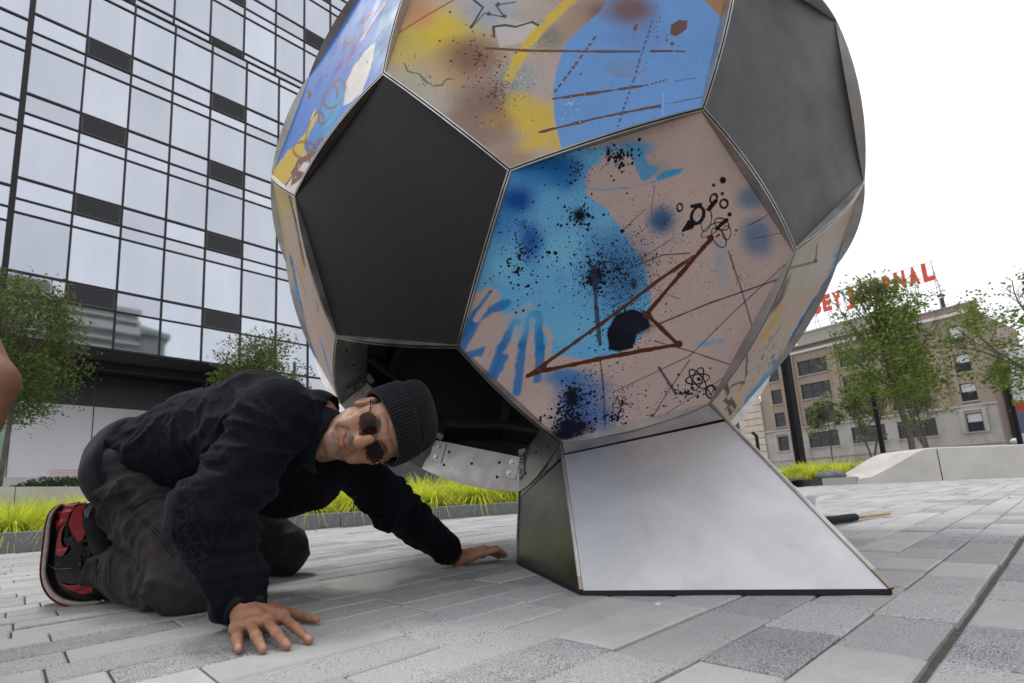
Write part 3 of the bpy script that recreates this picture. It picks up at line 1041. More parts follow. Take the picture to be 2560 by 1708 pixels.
# inner liner plates with stiffening bars, seen dark through the opening
B = MB()
for f in faces:
    if f in (F_HO, F_PC):
        continue
    P = BV[f]
    c = P.mean(0)
    n = unit(c - BC)
    k = .955
    B.prism([BC + (c + (p - c) * .96 - BC) * k for p in P], -n * .004)
B.add('inner_liner', m_in, ball)
B = MB()
for i in range(60):
    for j in adj[i]:
        if j > i and not (i in F_HO and j in F_HO):
            a, b = BC + (BV[i] - BC) * .86, BC + (BV[j] - BC) * .86
            d = unit(b - a); r = unit((a + b) / 2 - BC); s_ = np.cross(d, r)
            B.obox((a + b) / 2, d, r, s_, np.linalg.norm(b - a) / 2, .012, .022)
B.add('inner_bar', m_in, ball)

# corner brackets with bolts and drilled holes on the bare plates
def edge_frame(a, b, f):
    n = unit(np.cross(BV[a] - BC, BV[b] - BC))
    if n @ (BV[f].mean(0) - BC) < 0:
        n = -n
    mid = (BV[a] + BV[b]) / 2
    return n, unit(BV[b] - BV[a]), unit(mid - BC)
HO = F_HO
for i in range(6):
    a, b = HO[i], HO[(i + 1) % 6]
    n, d, r = edge_frame(a, b, HO)
    for end, sg in ((a, 1), (b, -1)):
        B = MB()
        ce = BC + (BV[end] - BC) * .925 + d * sg * .040 + n * .0085
        B.obox(ce, d, r, n, .030, .042, .0022)
        br = B.add('corner_bracket', m_steel, ball)
        for q in (-.022, .022):
            bl = MB()
            pc = ce + r * q
            bl.tube([pc, pc + n * .003], .0125, 12)
            bl.tube([pc + n * .003, pc + n * .010], .0085, 6)
            bl.add('bolt', m_bolt, br)
    for t in (.22, .5, .78):
        pc = BV[a] * (1 - t) + BV[b] * t
        for kk in ((.968, .915) if t != .5 else (.94,)):
            p = BC + (pc - BC) * kk + n * .0056
            B = MB(); B.tube([p, p + n * .0012], .006, 10)
            B.add('drilled_hole', m_hole, open_frame)

# ------------------------------------------------------------------ pedestal
ped = thing('sculpture_pedestal', 'flared brushed steel pedestal carrying the giant football', 'pedestal', (1.4, .9, gz(1.4)))
pent = F_PC
i21 = pent.index(21)
G = {21: gp(1453, 1490), 26: gp(2232, 1488), 31: gp(1293, 1413)}
src = np.array([[*BV[k][:2], 1] for k in (21, 26, 31)])
dst = np.array([G[k][:2] for k in (21, 26, 31)])
AF = np.linalg.solve(src, dst)
for k in pent:
    if k not in G:
        xy = np.array([*BV[k][:2], 1]) @ AF
        G[k] = V3(xy[0], xy[1], SLOPE * xy[0])
m_ped = Mat('pedestal_steel', (.5, .49, .5), .33, 1.0)
pc_ = m_ped.coord()
cl_ = m_ped.noise(3.4, 4, .6, pc_, 1.2)
m_ped.color(m_ped.mix(m_ped.maprange(cl_, .3, .7, 0, 1), (.48, .475, .482), (.585, .578, .586)))
m_ped.rough(m_ped.maprange(m_ped.noise(4, 4, .6, pc_), .3, .7, .42, .55))
smud = m_ped.maprange(m_ped.noise(9, 5, .7, pc_, 1.5), .55, .75, 0, .35)
m_ped.color(m_ped.mix(smud, m_ped.col, (.36, .35, .355)))
scr = m_ped.maprange(m_ped.noise(26, 2, .4, m_ped.coord((.25, .25, 7)), 1.0), .72, .75, 0, .25)
m_ped.color(m_ped.mix(scr, m_ped.col, (.66, .65, .66)))
m_ped.bump(m_ped.noise(700, 2, .5, m_ped.coord((1, 1, .05))), .05, .0005)
m_ped_shaded = Mat('pedestal_steel_shaded', (.20, .195, .19), .24, 1.0)  # same steel as the front plate, its dark reflections put into the colour
m_ped_shaded.rough(m_ped_shaded.maprange(m_ped_shaded.noise(4, 4, .6, m_ped_shaded.coord()), .3, .7, .32, .42))
m_heat = Mat('heat_tinted_steel', (.3, .25, .21), .35, 1.0)
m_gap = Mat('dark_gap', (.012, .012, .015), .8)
n5 = len(pent)
pcen = np.mean([G[k] for k in pent], 0)
for i in range(n5):
    a, b = pent[i], pent[(i + 1) % n5]
    A3, B3 = BV[a], BV[b]
    GA, GB = G[a] + V3(0, 0, .012), G[b] + V3(0, 0, .012)
    nn = unit(np.cross(B3 - A3, GA - A3))
    if nn @ ((A3 + B3) / 2 - BC - V3(0, 0, -.3)) * 1 < 0 and nn @ ((GA + GB) / 2 - pcen) < 0:
        nn = -nn
    if nn @ ((GA + GB) / 2 - pcen) < 0:
        nn = -nn
    ta, tb = (.115, .095)
    ed = unit(B3 - A3)
    def side(t, e, w=.006):
        p = (A3 + (GA - A3) * t) if e == 0 else (B3 + (GB - B3) * t)
        dd = unit((B3 + (GB - B3) * t) - (A3 + (GA - A3) * t))
        return p + dd * (w if e == 0 else -w)
    ap = arc_pts(a, b, 1.0, 8)
    # collar strip follows the curved lower edge of the ball
    P = [side(.0, 0)] + ap[1:-1] + [side(.0, 1), side(tb, 1), side(ta, 0)]
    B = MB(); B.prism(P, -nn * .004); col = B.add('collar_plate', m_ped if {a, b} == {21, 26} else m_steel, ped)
    # upright plate
    P = [side(ta + .018, 0), side(tb + .014, 1), side(1, 1), side(1, 0)]
    B = MB(); B.prism(P, -nn * .005); B.add('side_plate', m_ped if {a, b} == {21, 26} else m_ped_shaded, ped)
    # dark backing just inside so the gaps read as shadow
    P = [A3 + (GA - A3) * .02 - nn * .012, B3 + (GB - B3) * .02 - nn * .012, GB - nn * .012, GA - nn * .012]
    B = MB(); B.prism(P, -nn * .003); B.add('shadow_backing', m_gap, ped)
    # corner post
    B = MB(); B.tube([A3 + (GA - A3) * .01, A3 + (GA - A3) * .93], .0055, 8); po = B.add('corner_post', m_steel, ped)
    B = MB(); B.tube([A3 + (GA - A3) * .9305, GA], .0057, 8); B.add('post_foot', m_heat, po)
B = MB()
B.prism([G[k] + (G[k] - pcen) * .0 + V3(0, 0, .001) for k in (pent if np.cross(G[pent[1]] - G[pent[0]], G[pent[2]] - G[pent[1]])[2] > 0 else pent[::-1])], (0, 0, .010))
B.add('foot_plate', m_gap, ped)
# ------------------------------------------------------------------ glass tower on the left
TY = 20.0
def tz(z):
    return z + HCAM
m_pane = Mat('tower_glass', (.50, .53, .585), .035, 1.0)
gc = m_pane.coord()
tn = m_pane.attr('tint')
m_pane.color(m_pane.mix(1.0, m_pane.mix(m_pane.maprange(m_pane.noise(.35, 3, .5, m_pane.coord((1.6, 1, .5))), .3, .7, 0, 1), (.40, .42, .46), (.475, .495, .53)), tn, 'MULTIPLY'))
st_ = m_pane.noise(1.0, 4, .7, m_pane.coord((3.2, 1, .10)))
m_pane.color(m_pane.mix(m_pane.maprange(st_, .52, .72, 0, .10), m_pane.col, (.30, .32, .36)))
m_pane.bump(m_pane.noise(.9, 2, .5, gc), .012, .02)
m_mul = Mat('dark_mullion', (.020, .018, .019), .5, spec=.25)
m_vent = Mat('vent_grille', (.022, .022, .026), .5)
m_vent2 = Mat('vent_frame', (.075, .065, .058), .5)
m_core = Mat('tower_core', (.12, .12, .13), .8)
m_dkpanel = Mat('anthracite_panel', (.043, .045, .053), .42)
m_dkpanel.color(m_dkpanel.ramp(m_dkpanel.noise(.7, 3, .5, m_dkpanel.coord()), [(.3, (.036, .038, .046)), (.7, (.052, .054, .062))]))
m_soffit = Mat('black_soffit', (.010, .010, .011), .6)
m_whwall = Mat('white_hoarding', (.60, .60, .62), .6)
m_whwall.color(m_whwall.ramp(m_whwall.noise(.5, 3, .5, m_whwall.coord((1, 1, .2))), [(.3, (.74, .74, .76)), (.7, (.86, .86, .88))]))
m_mint = Mat('mint_glass', (.30, .46, .36), .12)
m_mint.color(m_mint.ramp(m_mint.noise(.8, 2, .5, m_mint.coord()), [(.3, (.22, .36, .28)), (.7, (.40, .56, .46))]))

tower = thing('glass_tower', 'tall glass-fronted tower with a grid of pale panes and dark vent panels', 'building', (0, TY, 0))
cols_x = [-6.6, -5.1, -3.6, -2.25, -.78, .83, 2.28, 3.72, 5.16, 6.61, 8.08, 9.53, 10.97, 12.4]
FLR = [5.69, 7.82, 11.04, 14.15, 17.26, 20.39, 23.5, 26.6, 29.7]
SB = 19.57        # the facade above this height stands 0.5 m further back
def pane(x0, x1, z0, z1, y, name='pane', mat=None):
    w = .036
    t = rnd.gauss(0, .0014)
    s_ = rnd.gauss(0, .0014)
    a, b, c, d = x0 + w, x1 - w, tz(z0) + w, tz(z1) - w
    V = [(a, y - s_ - t, c), (b, y + s_ - t, c), (b, y + s_ + t, d), (a, y - s_ + t, d)]
    V += [(p[0], p[1] + .02, p[2]) for p in V]
    F = [(0, 1, 2, 3), (1, 0, 4, 5), (2, 1, 5, 6), (3, 2, 6, 7), (0, 3, 7, 4)]
    k = rnd.choice((.90, .94, .97, 1.0, 1.04, 1.10)) * rnd.uniform(.98, 1.02)
    return add(name, V, F, mat or m_pane, tower, cols=[(k, k, k * 1.01)] * 8)
npane = 0
def vent(x0, x1, z0, z1, y):
    B = MB()
    B.box((x0 + .03, y - .01, tz(z0) + .03), (x1 - .03, y + .04, tz(z1) - .03))
    v = B.add('vent_panel', m_vent, tower)
    B = MB()
    for a, b, c, d in ((x0 + .03, x1 - .03, z1 - .075, z1 - .03), (x0 + .03, x1 - .03, z0 + .03, z0 + .07)):
        B.box((a, y - .025, tz(c)), (b, y - .0105, tz(d)))
    B.box((x0 + .03, y - .025, tz(z0 + .07)), (x0 + .075, y - .0105, tz(z1 - .075)))
    B.box((x1 - .075, y - .025, tz(z0 + .07)), (x1 - .03, y - .0105, tz(z1 - .075)))
    B.add('vent_frame', m_vent2, v)
    B = MB()
    n = 9
    for i in range(n):
        zc = z0 + .12 + (z1 - z0 - .24) * i / (n - 1)
        B.box((x0 + .11, y - .022, tz(zc) - .012), (x1 - .11, y - .011, tz(zc) + .012))
    B.add('vent_louvre', m_vent2 if False else m_vent, v)
for ci in range(len(cols_x) - 1):
    x0, x1 = cols_x[ci], cols_x[ci + 1]
    left = x1 <= -.7
    dz = -.36 if left else 0
    low_from = 5.69
    for fi in range(len(FLR) - 1):
        F0, F1 = FLR[fi], FLR[fi + 1]
        # from floor line F0 up to F1:  F0..F1-1.2 main pane (window), F1-1.2..F1-.74 strip, F1-.74..F1 strip or vent
        parts = [(F0, F1 - 1.22), (F1 - 1.22, F1 - .74), (F1 - .74, F1)]
        if fi == 0:
            parts = [(F0, F1 - .74), (F1 - .74, F1)]
        for pi, (a, b) in enumerate(parts):
            a, b = a + dz, b + dz
            if fi == 0 and pi == 0:
                a = 5.69
            mid = (a + b) / 2
            yy = TY if mid < SB else TY + .5
            if a < SB < b:
                b = SB
            isv = (pi == len(parts) - 1) and ((ci - 5) % 3 == 0) and not left
            if False:
                pass
            if isv and yy > TY and a < SB + .9:
                pass
            if isv:
                vent(x0, x1, a, b, yy)
            else:
                pane(x0, x1, a, b, yy)
                npane += 1
    # upper set-back strip begins at SB
# lower glass right of the recess
for ci in range(9, len(cols_x) - 1):
    for a, b in ((3.6, 5.69), (1.75, 3.6)):
        pane(cols_x[ci], cols_x[ci + 1], a, b, TY)
    B = MB()
    B.box((cols_x[ci] + .03, TY, tz(-.25)), (cols_x[ci + 1] - .03, TY + .03, tz(1.72)))
    B.add('shopfront_pane', m_mint, tower)
# mullions and transoms
for ci, x in enumerate(cols_x):
    w = .085 if abs(x + .78) < .01 else .035
    z0 = 5.69 if x < 6.5 else -.25
    B = MB(); B.box((x - w, TY - .05, tz(z0)), (x + w, TY + .03, tz(SB))); B.add('mullion', m_mul, tower)
    B = MB(); B.box((x - w, TY + .45, tz(SB + .02)), (x + w, TY + .53, tz(29.9))); B.add('mullion', m_mul, tower)
tr = []
for fi, F in enumerate(FLR):
    tr += [F] if fi == 0 else [F, F - .74] + ([F - 1.22] if fi > 1 else [])
for z in tr:
    for xa, xb, dz in ((cols_x[0], -.78, -.36), (-.78, cols_x[-1], 0)):
        zz = z + (dz if z != 5.69 else 0)
        y = TY if zz < SB + .05 else TY + .5
        h = .04 if z in FLR else .03
        B = MB(); B.box((xa + .09, y - .035, tz(zz) - h), (xb - .09 if xb < 0 else xb, y + .028, tz(zz) + h)); B.add('transom', m_mul, tower)
B = MB(); B.box((cols_x[0], TY - .04, tz(SB) - .04), (cols_x[-1], TY + .52, tz(SB) + .03)); B.add('parapet_ledge', m_mul, tower)
B = MB(); B.box((cols_x[0] - .1, TY + .55, tz(5.75)), (30, TY + 14, tz(30))); B.add('core', m_core, tower)
B = MB(); B.box((cols_x[-1] + .06, TY - .02, tz(-.2)), (30, TY + .54, tz(30))); B.add('side_wall', m_dkpanel, tower)
for zz_ in FLR:
    B = MB(); B.box((cols_x[-1] + .08, TY - .05, tz(zz_) - .05), (29.9, TY - .021, tz(zz_) + .05)); B.add('side_band', m_vent2, tower)
for x, z in [(3.6, 6.61), (5.5, 6.61)]:
    pass
for z in (3.6, 1.735):
    B = MB(); B.box((6.61, TY - .035, tz(z) - .035), (cols_x[-1], TY + .028, tz(z) + .035)); B.add('transom', m_mul, tower)
# recess: soffit, fascia panels, white hoarding
TR = 23.8
B = MB(); B.box((cols_x[0], TY + .035, tz(5.62)), (6.55, TR + .3, tz(5.74))); B.add('soffit', m_soffit, tower)
B = MB(); B.box((cols_x[0], TY + 1.6, tz(5.38)), (6.55, TY + 1.9, tz(5.62))); B.add('soffit_beam', m_soffit, tower)
B = MB(); B.box((6.55, TY + .56, tz(-.25)), (6.75, TR + .3, tz(5.62))); B.add('recess_side_wall', m_soffit, tower)
sx = TR / 20
px_ = [-9.6, -7.2, -4.8, -2.4, -.3, 2.2, 4.62, 6.55]
for i in range(len(px_) - 1):
    B = MB(); B.box((px_[i] + .006, TR, tz(4.36)), (px_[i + 1] - .006, TR + .04, tz(5.62))); B.add('fascia_panel', m_dkpanel, tower)
wx = [-9.6, -7.2, -4.8, -2.4, -.30, 2.2, 4.7, 6.55]
for i in range(len(wx) - 1):
    m = m_mint if wx[i + 1] < 0 else m_whwall
    B = MB(); B.box((wx[i] + .02, TR - .01, tz(-.2)), (wx[i + 1] - .02, TR + .03, tz(4.35))); B.add('hoarding_panel' if m is m_whwall else 'shopfront_pane', m, tower)
    B = MB(); B.box((wx[i] - .018, TR - .03, tz(-.2)), (wx[i] + .018, TR - .012, tz(4.35))); B.add('joint_strip', m_mul, tower)
# printed pink strip low on the hoarding: rows of small red print on white paper
m_strip = Mat('paper_strip', (.78, .70, .69), .7)
m_red = Mat('pale_red_print', (.62, .34, .34), .7)
for xa, xb in ((.86, 2.1), (2.16, 3.4)):
    B = MB(); B.box((xa, TR - .016, tz(1.53)), (xb, TR - .011, tz(1.88))); s1 = B.add('paper_strip', m_strip, tower)
    B = MB()
    for r in range(4):
        x = xa + .12
        while x < xb - .22:
            w = rnd.uniform(.04, .12)
            B.box((x, TR - .019, tz(1.58 + r * .075)), (x + w, TR - .0165, tz(1.61 + r * .075)))
            x += w + .03
    B.add('print', m_red, s1, kind='stuff')

# ------------------------------------------------------------------ stone building behind the camera, seen only as a reflection in the tower's glass
m_stone2 = Mat('grey_limestone', (.30, .32, .30), .8)
m_stone2.color(m_stone2.ramp(m_stone2.noise(.6, 4, .6, m_stone2.coord()), [(.3, (.17, .2, .185)), (.7, (.26, .29, .27))]))
m_stone3 = Mat('pale_limestone', (.5, .5, .46), .8)
m_dkglass = Mat('dark_window', (.018, .020, .024), .15)
opp = thing('limestone_office', 'stepped limestone office block with cornices mirrored in the tower glass', 'building', (2, -42, 0))
B = MB()
B.box((-24, -56, 0), (12.6, -42, 30.4)); B.box((-24, -55, 30.4), (1.5, -42, 32.2))
B.add('wall', m_stone2, opp)
B = MB(); B.box((12.6, -55, 0), (16.0, -42.5, 26.6)); B.add('wing', m_stone2, opp)
B = MB(); B.box((12.6, -55.3, 26.6), (16.6, -42.1, 27.3)); B.raw([(12.6, -55.3, 27.3), (16.6, -55.3, 27.3), (16.6, -42.1, 27.3), (12.6, -42.1, 27.3), (13.2, -48, 30.0)], [(0, 1, 4), (1, 2, 4), (2, 3, 4), (3, 0, 4)]); B.add('wing_roof', m_stone2, opp)
for z, h in ((29.4, .9), (27.9, .35), (26.1, 1.1), (24.6, .35), (22.7, .9)):
    B = MB(); B.box((-24.3, -42.0, z), (12.9, -41.5, z + h)); B.add('cornice', m_stone3, opp)
for i in range(12):
    for z in (18.4, 13.6, 8.4, 4.6):
        B = MB(); B.box((-20 + i * 2.6, -42.02, z), (-18.6 + i * 2.6, -41.98, z + 2.4)); B.add('window', m_dkglass, opp)

# ------------------------------------------------------------------ brick newspaper building, far right
JD = unit([0.1442656, 0.989539, 0])
JN = unit([0.989539, -0.1442656, 0])
J0 = np.array([90.654, 8.424, 0.0])
def JP(s, z, o=0.0):
    return J0 + JD * s + V3(0, 0, z + HCAM) - JN * o
m_brick = Mat('tan_brick', (.3, .23, .18), .9)
def brickify(m, c1, c2, mortar):
    t = m.n('TexCoord')
    br = m.n('TexBrick')
    mp = m.n('Mapping'); mp.inputs['Rotation'].default_value = (math.radians(90), 0, 0)
    m.l(t.outputs['UV'], br.inputs['Vector'])
    br.inputs['Scale'].default_value = 1
    br.inputs['Brick Width'].default_value = .24
    br.inputs['Row Height'].default_value = .08
    br.inputs['Mortar Size'].default_value = .01
    br.inputs['Color1'].default_value = (*c1, 1); br.inputs['Color2'].default_value = (*c2, 1); br.inputs['Mortar'].default_value = (*mortar, 1)
    big = m.noise(.25, 5, .65, m.coord((1, 1, .6)))
    m.color(m.mix(m.maprange(big, .35, .7, 0, .6), br.outputs['Color'], (c1[0] * .62, c1[1] * .6, c1[2] * .62)))
brickify(m_brick, (.30, .225, .17), (.24, .18, .135), (.33, .29, .25))
m_jst = Mat('weathered_stone', (.42, .40, .37), .85)
m_jst.color(m_jst.ramp(m_jst.noise(.4, 5, .65, m_jst.coord()), [(.3, (.25, .225, .20)), (.65, (.38, .355, .33))]))
m_jwin = Mat('old_window_glass', (.014, .015, .018), .2)
m_jfr = Mat('window_frame_dark', (.03, .028, .027), .6)
m_jblind = Mat('pale_blind', (.5, .5, .52), .6)
m_copper = Mat('parapet_stone', (.3, .28, .25), .8)
jour = thing('brick_newspaper_building', 'old tan brick office building with red rooftop lettering, far right', 'building', tuple(JP(9.5, 0)))
def jbox(s0, s1, z0, z1, o0, o1):
    """box on the facade: s along, z up, o outwards"""
    P = [JP(s, z, o) for z in (z0, z1) for s, o in ((s0, o0), (s1, o0), (s1, o1), (s0, o1))]
    return P
def jadd(name, s0, s1, z0, z1, o0, o1, mat, parent=None):
    P = jbox(s0, s1, z0, z1, o0, o1)
    uv = []
    for z in (z0, z1):
        for s, o in ((s0, o0), (s1, o0), (s1, o1), (s0, o1)):
            uv.append((s + o, z))
    return add(name, P, BF, mat, parent or jour, uvs=uv)
SW = [(19.35, 20.85), (-1.77, -.35)]
TRI = [(12.8, 16.62), (7.45, 11.25), (2.35, 6.2)]
ZB = [(6.75, 9.0), (10.5, 12.72), (14.1, 16.4), (17.75, 20.0)]
# wall as a frame of piers and spandrels so the windows sit in real openings
opn = sorted(SW + TRI)
edges = [-3.15] + [v for o in opn for v in o] + [22.5]
for i in range(0, len(edges), 2):
    jadd('pier', edges[i], edges[i + 1], 9.95, 21.25, 0, -.6, m_brick)
    jadd('stone_pier', edges[i], edges[i + 1], -.6, 9.95, .02, -.6, m_jst)
for (a, b) in opn:
    zz = [9.95, 10.5, 12.72, 14.1, 16.4, 17.75, 20.0, 21.25]
    for k in range(0, len(zz), 2):
        jadd('spandrel', a, b, zz[k], zz[k + 1], -.06, -.6, m_brick)
    jadd('stone_spandrel', a, b, 9.0, 9.95, -.04, -.6, m_jst)
    jadd('stone_spandrel', a, b, -.6, 6.75, -.04, -.6, m_jst)
for s0, s1 in ((17.1, 18.6), (11.6, 12.4), (6.55, 7.1), (.6, 1.8)):
    jadd('pilaster', s0, s1, 9.97, 21.2, .18, .0, m_brick)
jadd('belt_course', -3.25, 22.6, 9.8, 10.05, .22, .03, m_jst)
jadd('white_band', -3.25, 22.6, 21.25, 21.62, .25, -.6, Mat('pale_band', (.55, .54, .52), .8))
jadd('water_table', -3.25, 22.6, 5.2, 5.42, .16, .03, m_jst)
jadd('water_table', -3.25, 22.6, 4.5, 4.62, .12, .03, m_jst)
jadd('parapet', -3.15, 22.5, 21.62, 22.45, 0, -.6, m_brick)
jadd('raised_parapet', 3.4, 16.2, 22.45, 24.1, 0, -.6, m_copper)
jadd('parapet_cap', 3.2, 16.4, 24.1, 24.35, .15, -.7, m_jst)
jadd('parapet_cap', -3.3, 3.19, 22.45, 22.6, .12, -.7, m_jst)
jadd('roof_cornice', 3.3, 22.6, 22.2, 22.44, .7, .01, m_copper)
jadd('back_block', -3.15, 22.5, -.6, 21.2, -.62, -16, m_brick)
for (a, b) in SW + TRI:
    for zi, (z0, z1) in enumerate(ZB):
        w = jadd('window', a, b, z0, z1, -.30, -.34, m_jwin)
        fr = [(a, b, z0, z0 + .1), (a, b, z1 - .1, z1), (a, a + .09, z0 + .1, z1 - .1), (b - .09, b, z0 + .1, z1 - .1), (a + .09, b - .09, (z0 + z1) / 2 - .05, (z0 + z1) / 2 + .05)]
        if b - a > 2:
            for t in (.3, .66):
                fr.append((a + (b - a) * t - .12, a + (b - a) * t + .12, z0 + .1, (z0 + z1) / 2 - .05))
                fr.append((a + (b - a) * t - .12, a + (b - a) * t + .12, (z0 + z1) / 2 + .05, z1 - .1))
        for q in fr:
            jadd('frame', *q, -.22, -.295, m_jfr, w)
        jadd('sill', a - .1, b + .1, z0 - .16, z0 - .01, .12, -.3, m_jst, w)
        if a < 0:
            jadd('blind', a + .1, b - .1, (z0 + z1) / 2 + .06 if zi < 3 else z0 + .7, z1 - .11, -.25, -.29, m_jblind, w)
for (a, b) in SW:
    z0, z1 = ZB[0]
    for q in ((a - .45, a - .11, z0 - .2, z1 + .3), (b + .11, b + .45, z0 - .2, z1 + .3), (a - .6, b + .6, z1 + .3, z1 + .62)):
        jadd('window_surround', *q, .16, .025, m_jst)
    P = [JP(a - .6, z1 + .63, .16), JP(b + .6, z1 + .63, .16), JP((a + b) / 2, z1 + 1.15, .16)]
    B = MB(); B.prism(P, -JN * -.14); B.add('pediment', m_jst, jour)
# vent pipe on the roof
B = MB(); B.tube([JP(-.2, 22.5, -1), JP(-.2, 24.2, -1)], .2, 10); B.add('vent_pipe', m_jfr, jour)
B = MB(); B.tube([JP(-.2, 24.45, -1), JP(-.2, 24.85, -1)], [.45, .05], 10); B.add('pipe_cap', m_jfr, jour)
# rooftop sign
m_sign = Mat('red_sign_letter', (.60, .060, .025), .5)
m_rust = Mat('sign_frame_steel', (.09, .08, .08), .7)
sign = thing('rooftop_sign', 'red rooftop sign letters spelling JERSEY JOURNAL on a thin frame', 'sign', tuple(JP(8, 24.5, -.5)))
letters = [('L', .5), ('A', 1.85), ('N', 3.25), ('R', 4.65), ('U', 6.0), ('O', 7.35), ('J', 8.7), ('Y', 10.45), ('E', 11.8), ('S', 13.1), ('R', 14.4), ('E', 15.7), ('J', 17.0)]
for ch, s in letters:
    cu = bpy.data.curves.new('letter', 'FONT')
    cu.body = ch
    cu.align_x = 'CENTER'
    cu.size = 3.05
    cu.extrude = .09
    cu.offset = .16
    cu.resolution_u = 4
    tmp = bpy.data.objects.new('tmp', cu)
    C.objects.link(tmp)
    me = bpy.data.meshes.new_from_object(tmp.evaluated_get(bpy.context.evaluated_depsgraph_get()))
    bpy.data.objects.remove(tmp)
    n = len(me.vertices)
    co_ = np.empty(n * 3, np.float32)
    me.vertices.foreach_get('co', co_)
    co_ = co_.reshape(-1, 3)
    w = co_[:, 0].max() - co_[:, 0].min()
    P = np.array([JP(s - x * min(1, 1.08 / max(w, .1)), 26.82 + y * 1.03, -.5 + z) for x, y, z in co_]) - wloc(sign)
    me.vertices.foreach_set('co', P.astype(np.float32).ravel())
    me.update()
    me.materials.clear(); me.materials.append(m_sign.m)
    o = bpy.data.objects.new('letter', me)
    C.objects.link(o); o.parent = sign
for z in (26.5, 27.5, 28.4, 29.25, 25.6):
    B = MB(); B.tube([JP(-.4, z, -.72), JP(18, z, -.72)], .035, 4); B.add('frame_rail', m_rust, sign)
for i in range(10):
    s = 0 + i * 1.95
    B = MB(); B.tube([JP(s, 22.6, -.75), JP(s, 29.3, -.75)], .035, 4); B.add('frame_post', m_rust, sign)
    B = MB(); B.tube([JP(s, 22.6, -3.0), JP(s, 28.2, -.8)], .04, 4); B.add('frame_brace', m_rust, sign)

# cream rusticated neighbour, left of the brick building
m_cream = Mat('cream_stone', (.5, .44, .36), .85)
m_cream.color(m_cream.ramp(m_cream.noise(.7, 4, .6, m_cream.coord()), [(.3, (.40, .34, .28)), (.7, (.52, .46, .39))]))
nb = thing('cream_stone_building', 'cream stone building with horizontal grooved courses beside the brick one', 'building', tuple(JP(26, 0)))
def nadd(name, s0, s1, z0, z1, o0, o1, mat, par=None):
    return add(name, jbox(s0, s1, z0, z1, o0, o1), BF, mat, par or nb)
nadd('wall', 22.55, 40, -.6, 15, -.02, -8, m_cream)
z = -.6
while z < 14.8:
    nadd('stone_course', 22.56, 25.6, z + .05, z + 1.02, .22, -.01, m_cream)
    z += 1.08
for z0 in (3.3, 7.3, 11.0):
    w = nadd('window', 26.4, 28.2, z0, z0 + 2.2, .02, -.015, m_jwin)
    nadd('sill', 26.2, 28.4, z0 - .2, z0 - .01, .2, .0, m_cream, w)
# striped pale building further right
m_plw = Mat('white_cladding', (.62, .62, .64), .6)
st = thing('striped_depot', 'white depot with a red band above a grey-blue band at the right edge', 'building', tuple(JP(-12, 0)))
for nm, z0, z1, mt in (('lower_wall', -.6, 6.2, m_plw), ('blue_band', 6.2, 8.9, Mat('slate_blue_band', (.12, .125, .19), .6)), ('red_band', 8.9, 9.95, Mat('red_band', (.5, .035, .03), .6)), ('upper_wall', 9.95, 16.5, m_plw)):
    add(nm, jbox(-3.9, -30, z0, z1, -3, -12), [f[::-1] for f in BF], mt, st)
for s in (-6, -9.2, -12.4, -15.6):
    for z0 in (11.0, 13.8):
        w = add('window', jbox(s, s - 2, z0, z0 + 1.7, -2.96, -3.05), [f[::-1] for f in BF], m_jwin, st)

# ------------------------------------------------------------------ low walls and planter on the right, planter walls on the left
m_conc = Mat('pale_cast_concrete', (.52, .495, .46), .75)
cc_ = m_conc.coord()
m_conc.color(m_conc.mix(m_conc.maprange(m_conc.noise(2.2, 5, .65, cc_), .35, .7, 0, 1), (.56, .535, .50), (.44, .415, .385)))
m_conc.bump(m_conc.noise(60, 3, .6, cc_), .1, .003)
XW = 10.9
def onx(u, v, X):
    r = ray(u, v); return r * X / r[0] + V3(0, 0, HCAM)
wall_t = thing('curved_concrete_wall', 'long pale concrete seat wall whose end ramps down to the paving', 'wall', tuple(onx(2400, 1200, XW)))
front = [onx(u, v, XW + dx) for u, v, dx in ((2140, 1209, .0), (2150, 1197, 0), (2180, 1192, 0), (2215, 1175, 0), (2255, 1153, 0), (2290, 1132, 0), (2312, 1123, 0), (2340, 1121, 0), (2430, 1117.5, 0), (2560, 1113, 0), (2800, 1104, 0))]
back = [onx(u, v, XW + .9) for u, v in ((2080, 1199), (2095, 1194), (2120, 1180), (2152, 1160), (2182, 1142), (2205, 1134), (2250, 1128), (2320, 1120), (2430, 1115.5), (2560, 1111), (2800, 1102))]
zb = gz(XW) - .05
def wall_piece(i0, i1, nm):
    V, F = [], []
    k = i1 - i0 + 1
    for i in range(i0, i1 + 1):
        f, b = front[i], back[i]
        V += [(f[0], f[1], zb), tuple(f), tuple(b), (b[0], b[1], zb)]
    for i in range(k - 1):
        a = i * 4
        F += [(a, a + 4, a + 5, a + 1), (a + 1, a + 5, a + 6, a + 2), (a + 2, a + 6, a + 7, a + 3)]
    F += [(0, 1, 2, 3), (4 * k - 1, 4 * k - 2, 4 * k - 3, 4 * k - 4)]
    o = add(nm, V, F, m_conc, wall_t)
    return o
def splitpt(L, t, i):
    L.insert(i + 1, L[i] + (L[i + 1] - L[i]) * t)
wall_piece(0, 7, 'ramped_end')
front[7] = front[7] + V3(0, -.012, 0); back[7] = back[7] + V3(0, -.012, 0)
wall_piece(7, 9, 'wall_block')
front[9] = front[9] + V3(0, -.012, 0); back[9] = back[9] + V3(0, -.012, 0)
wall_piece(9, 10, 'wall_block')
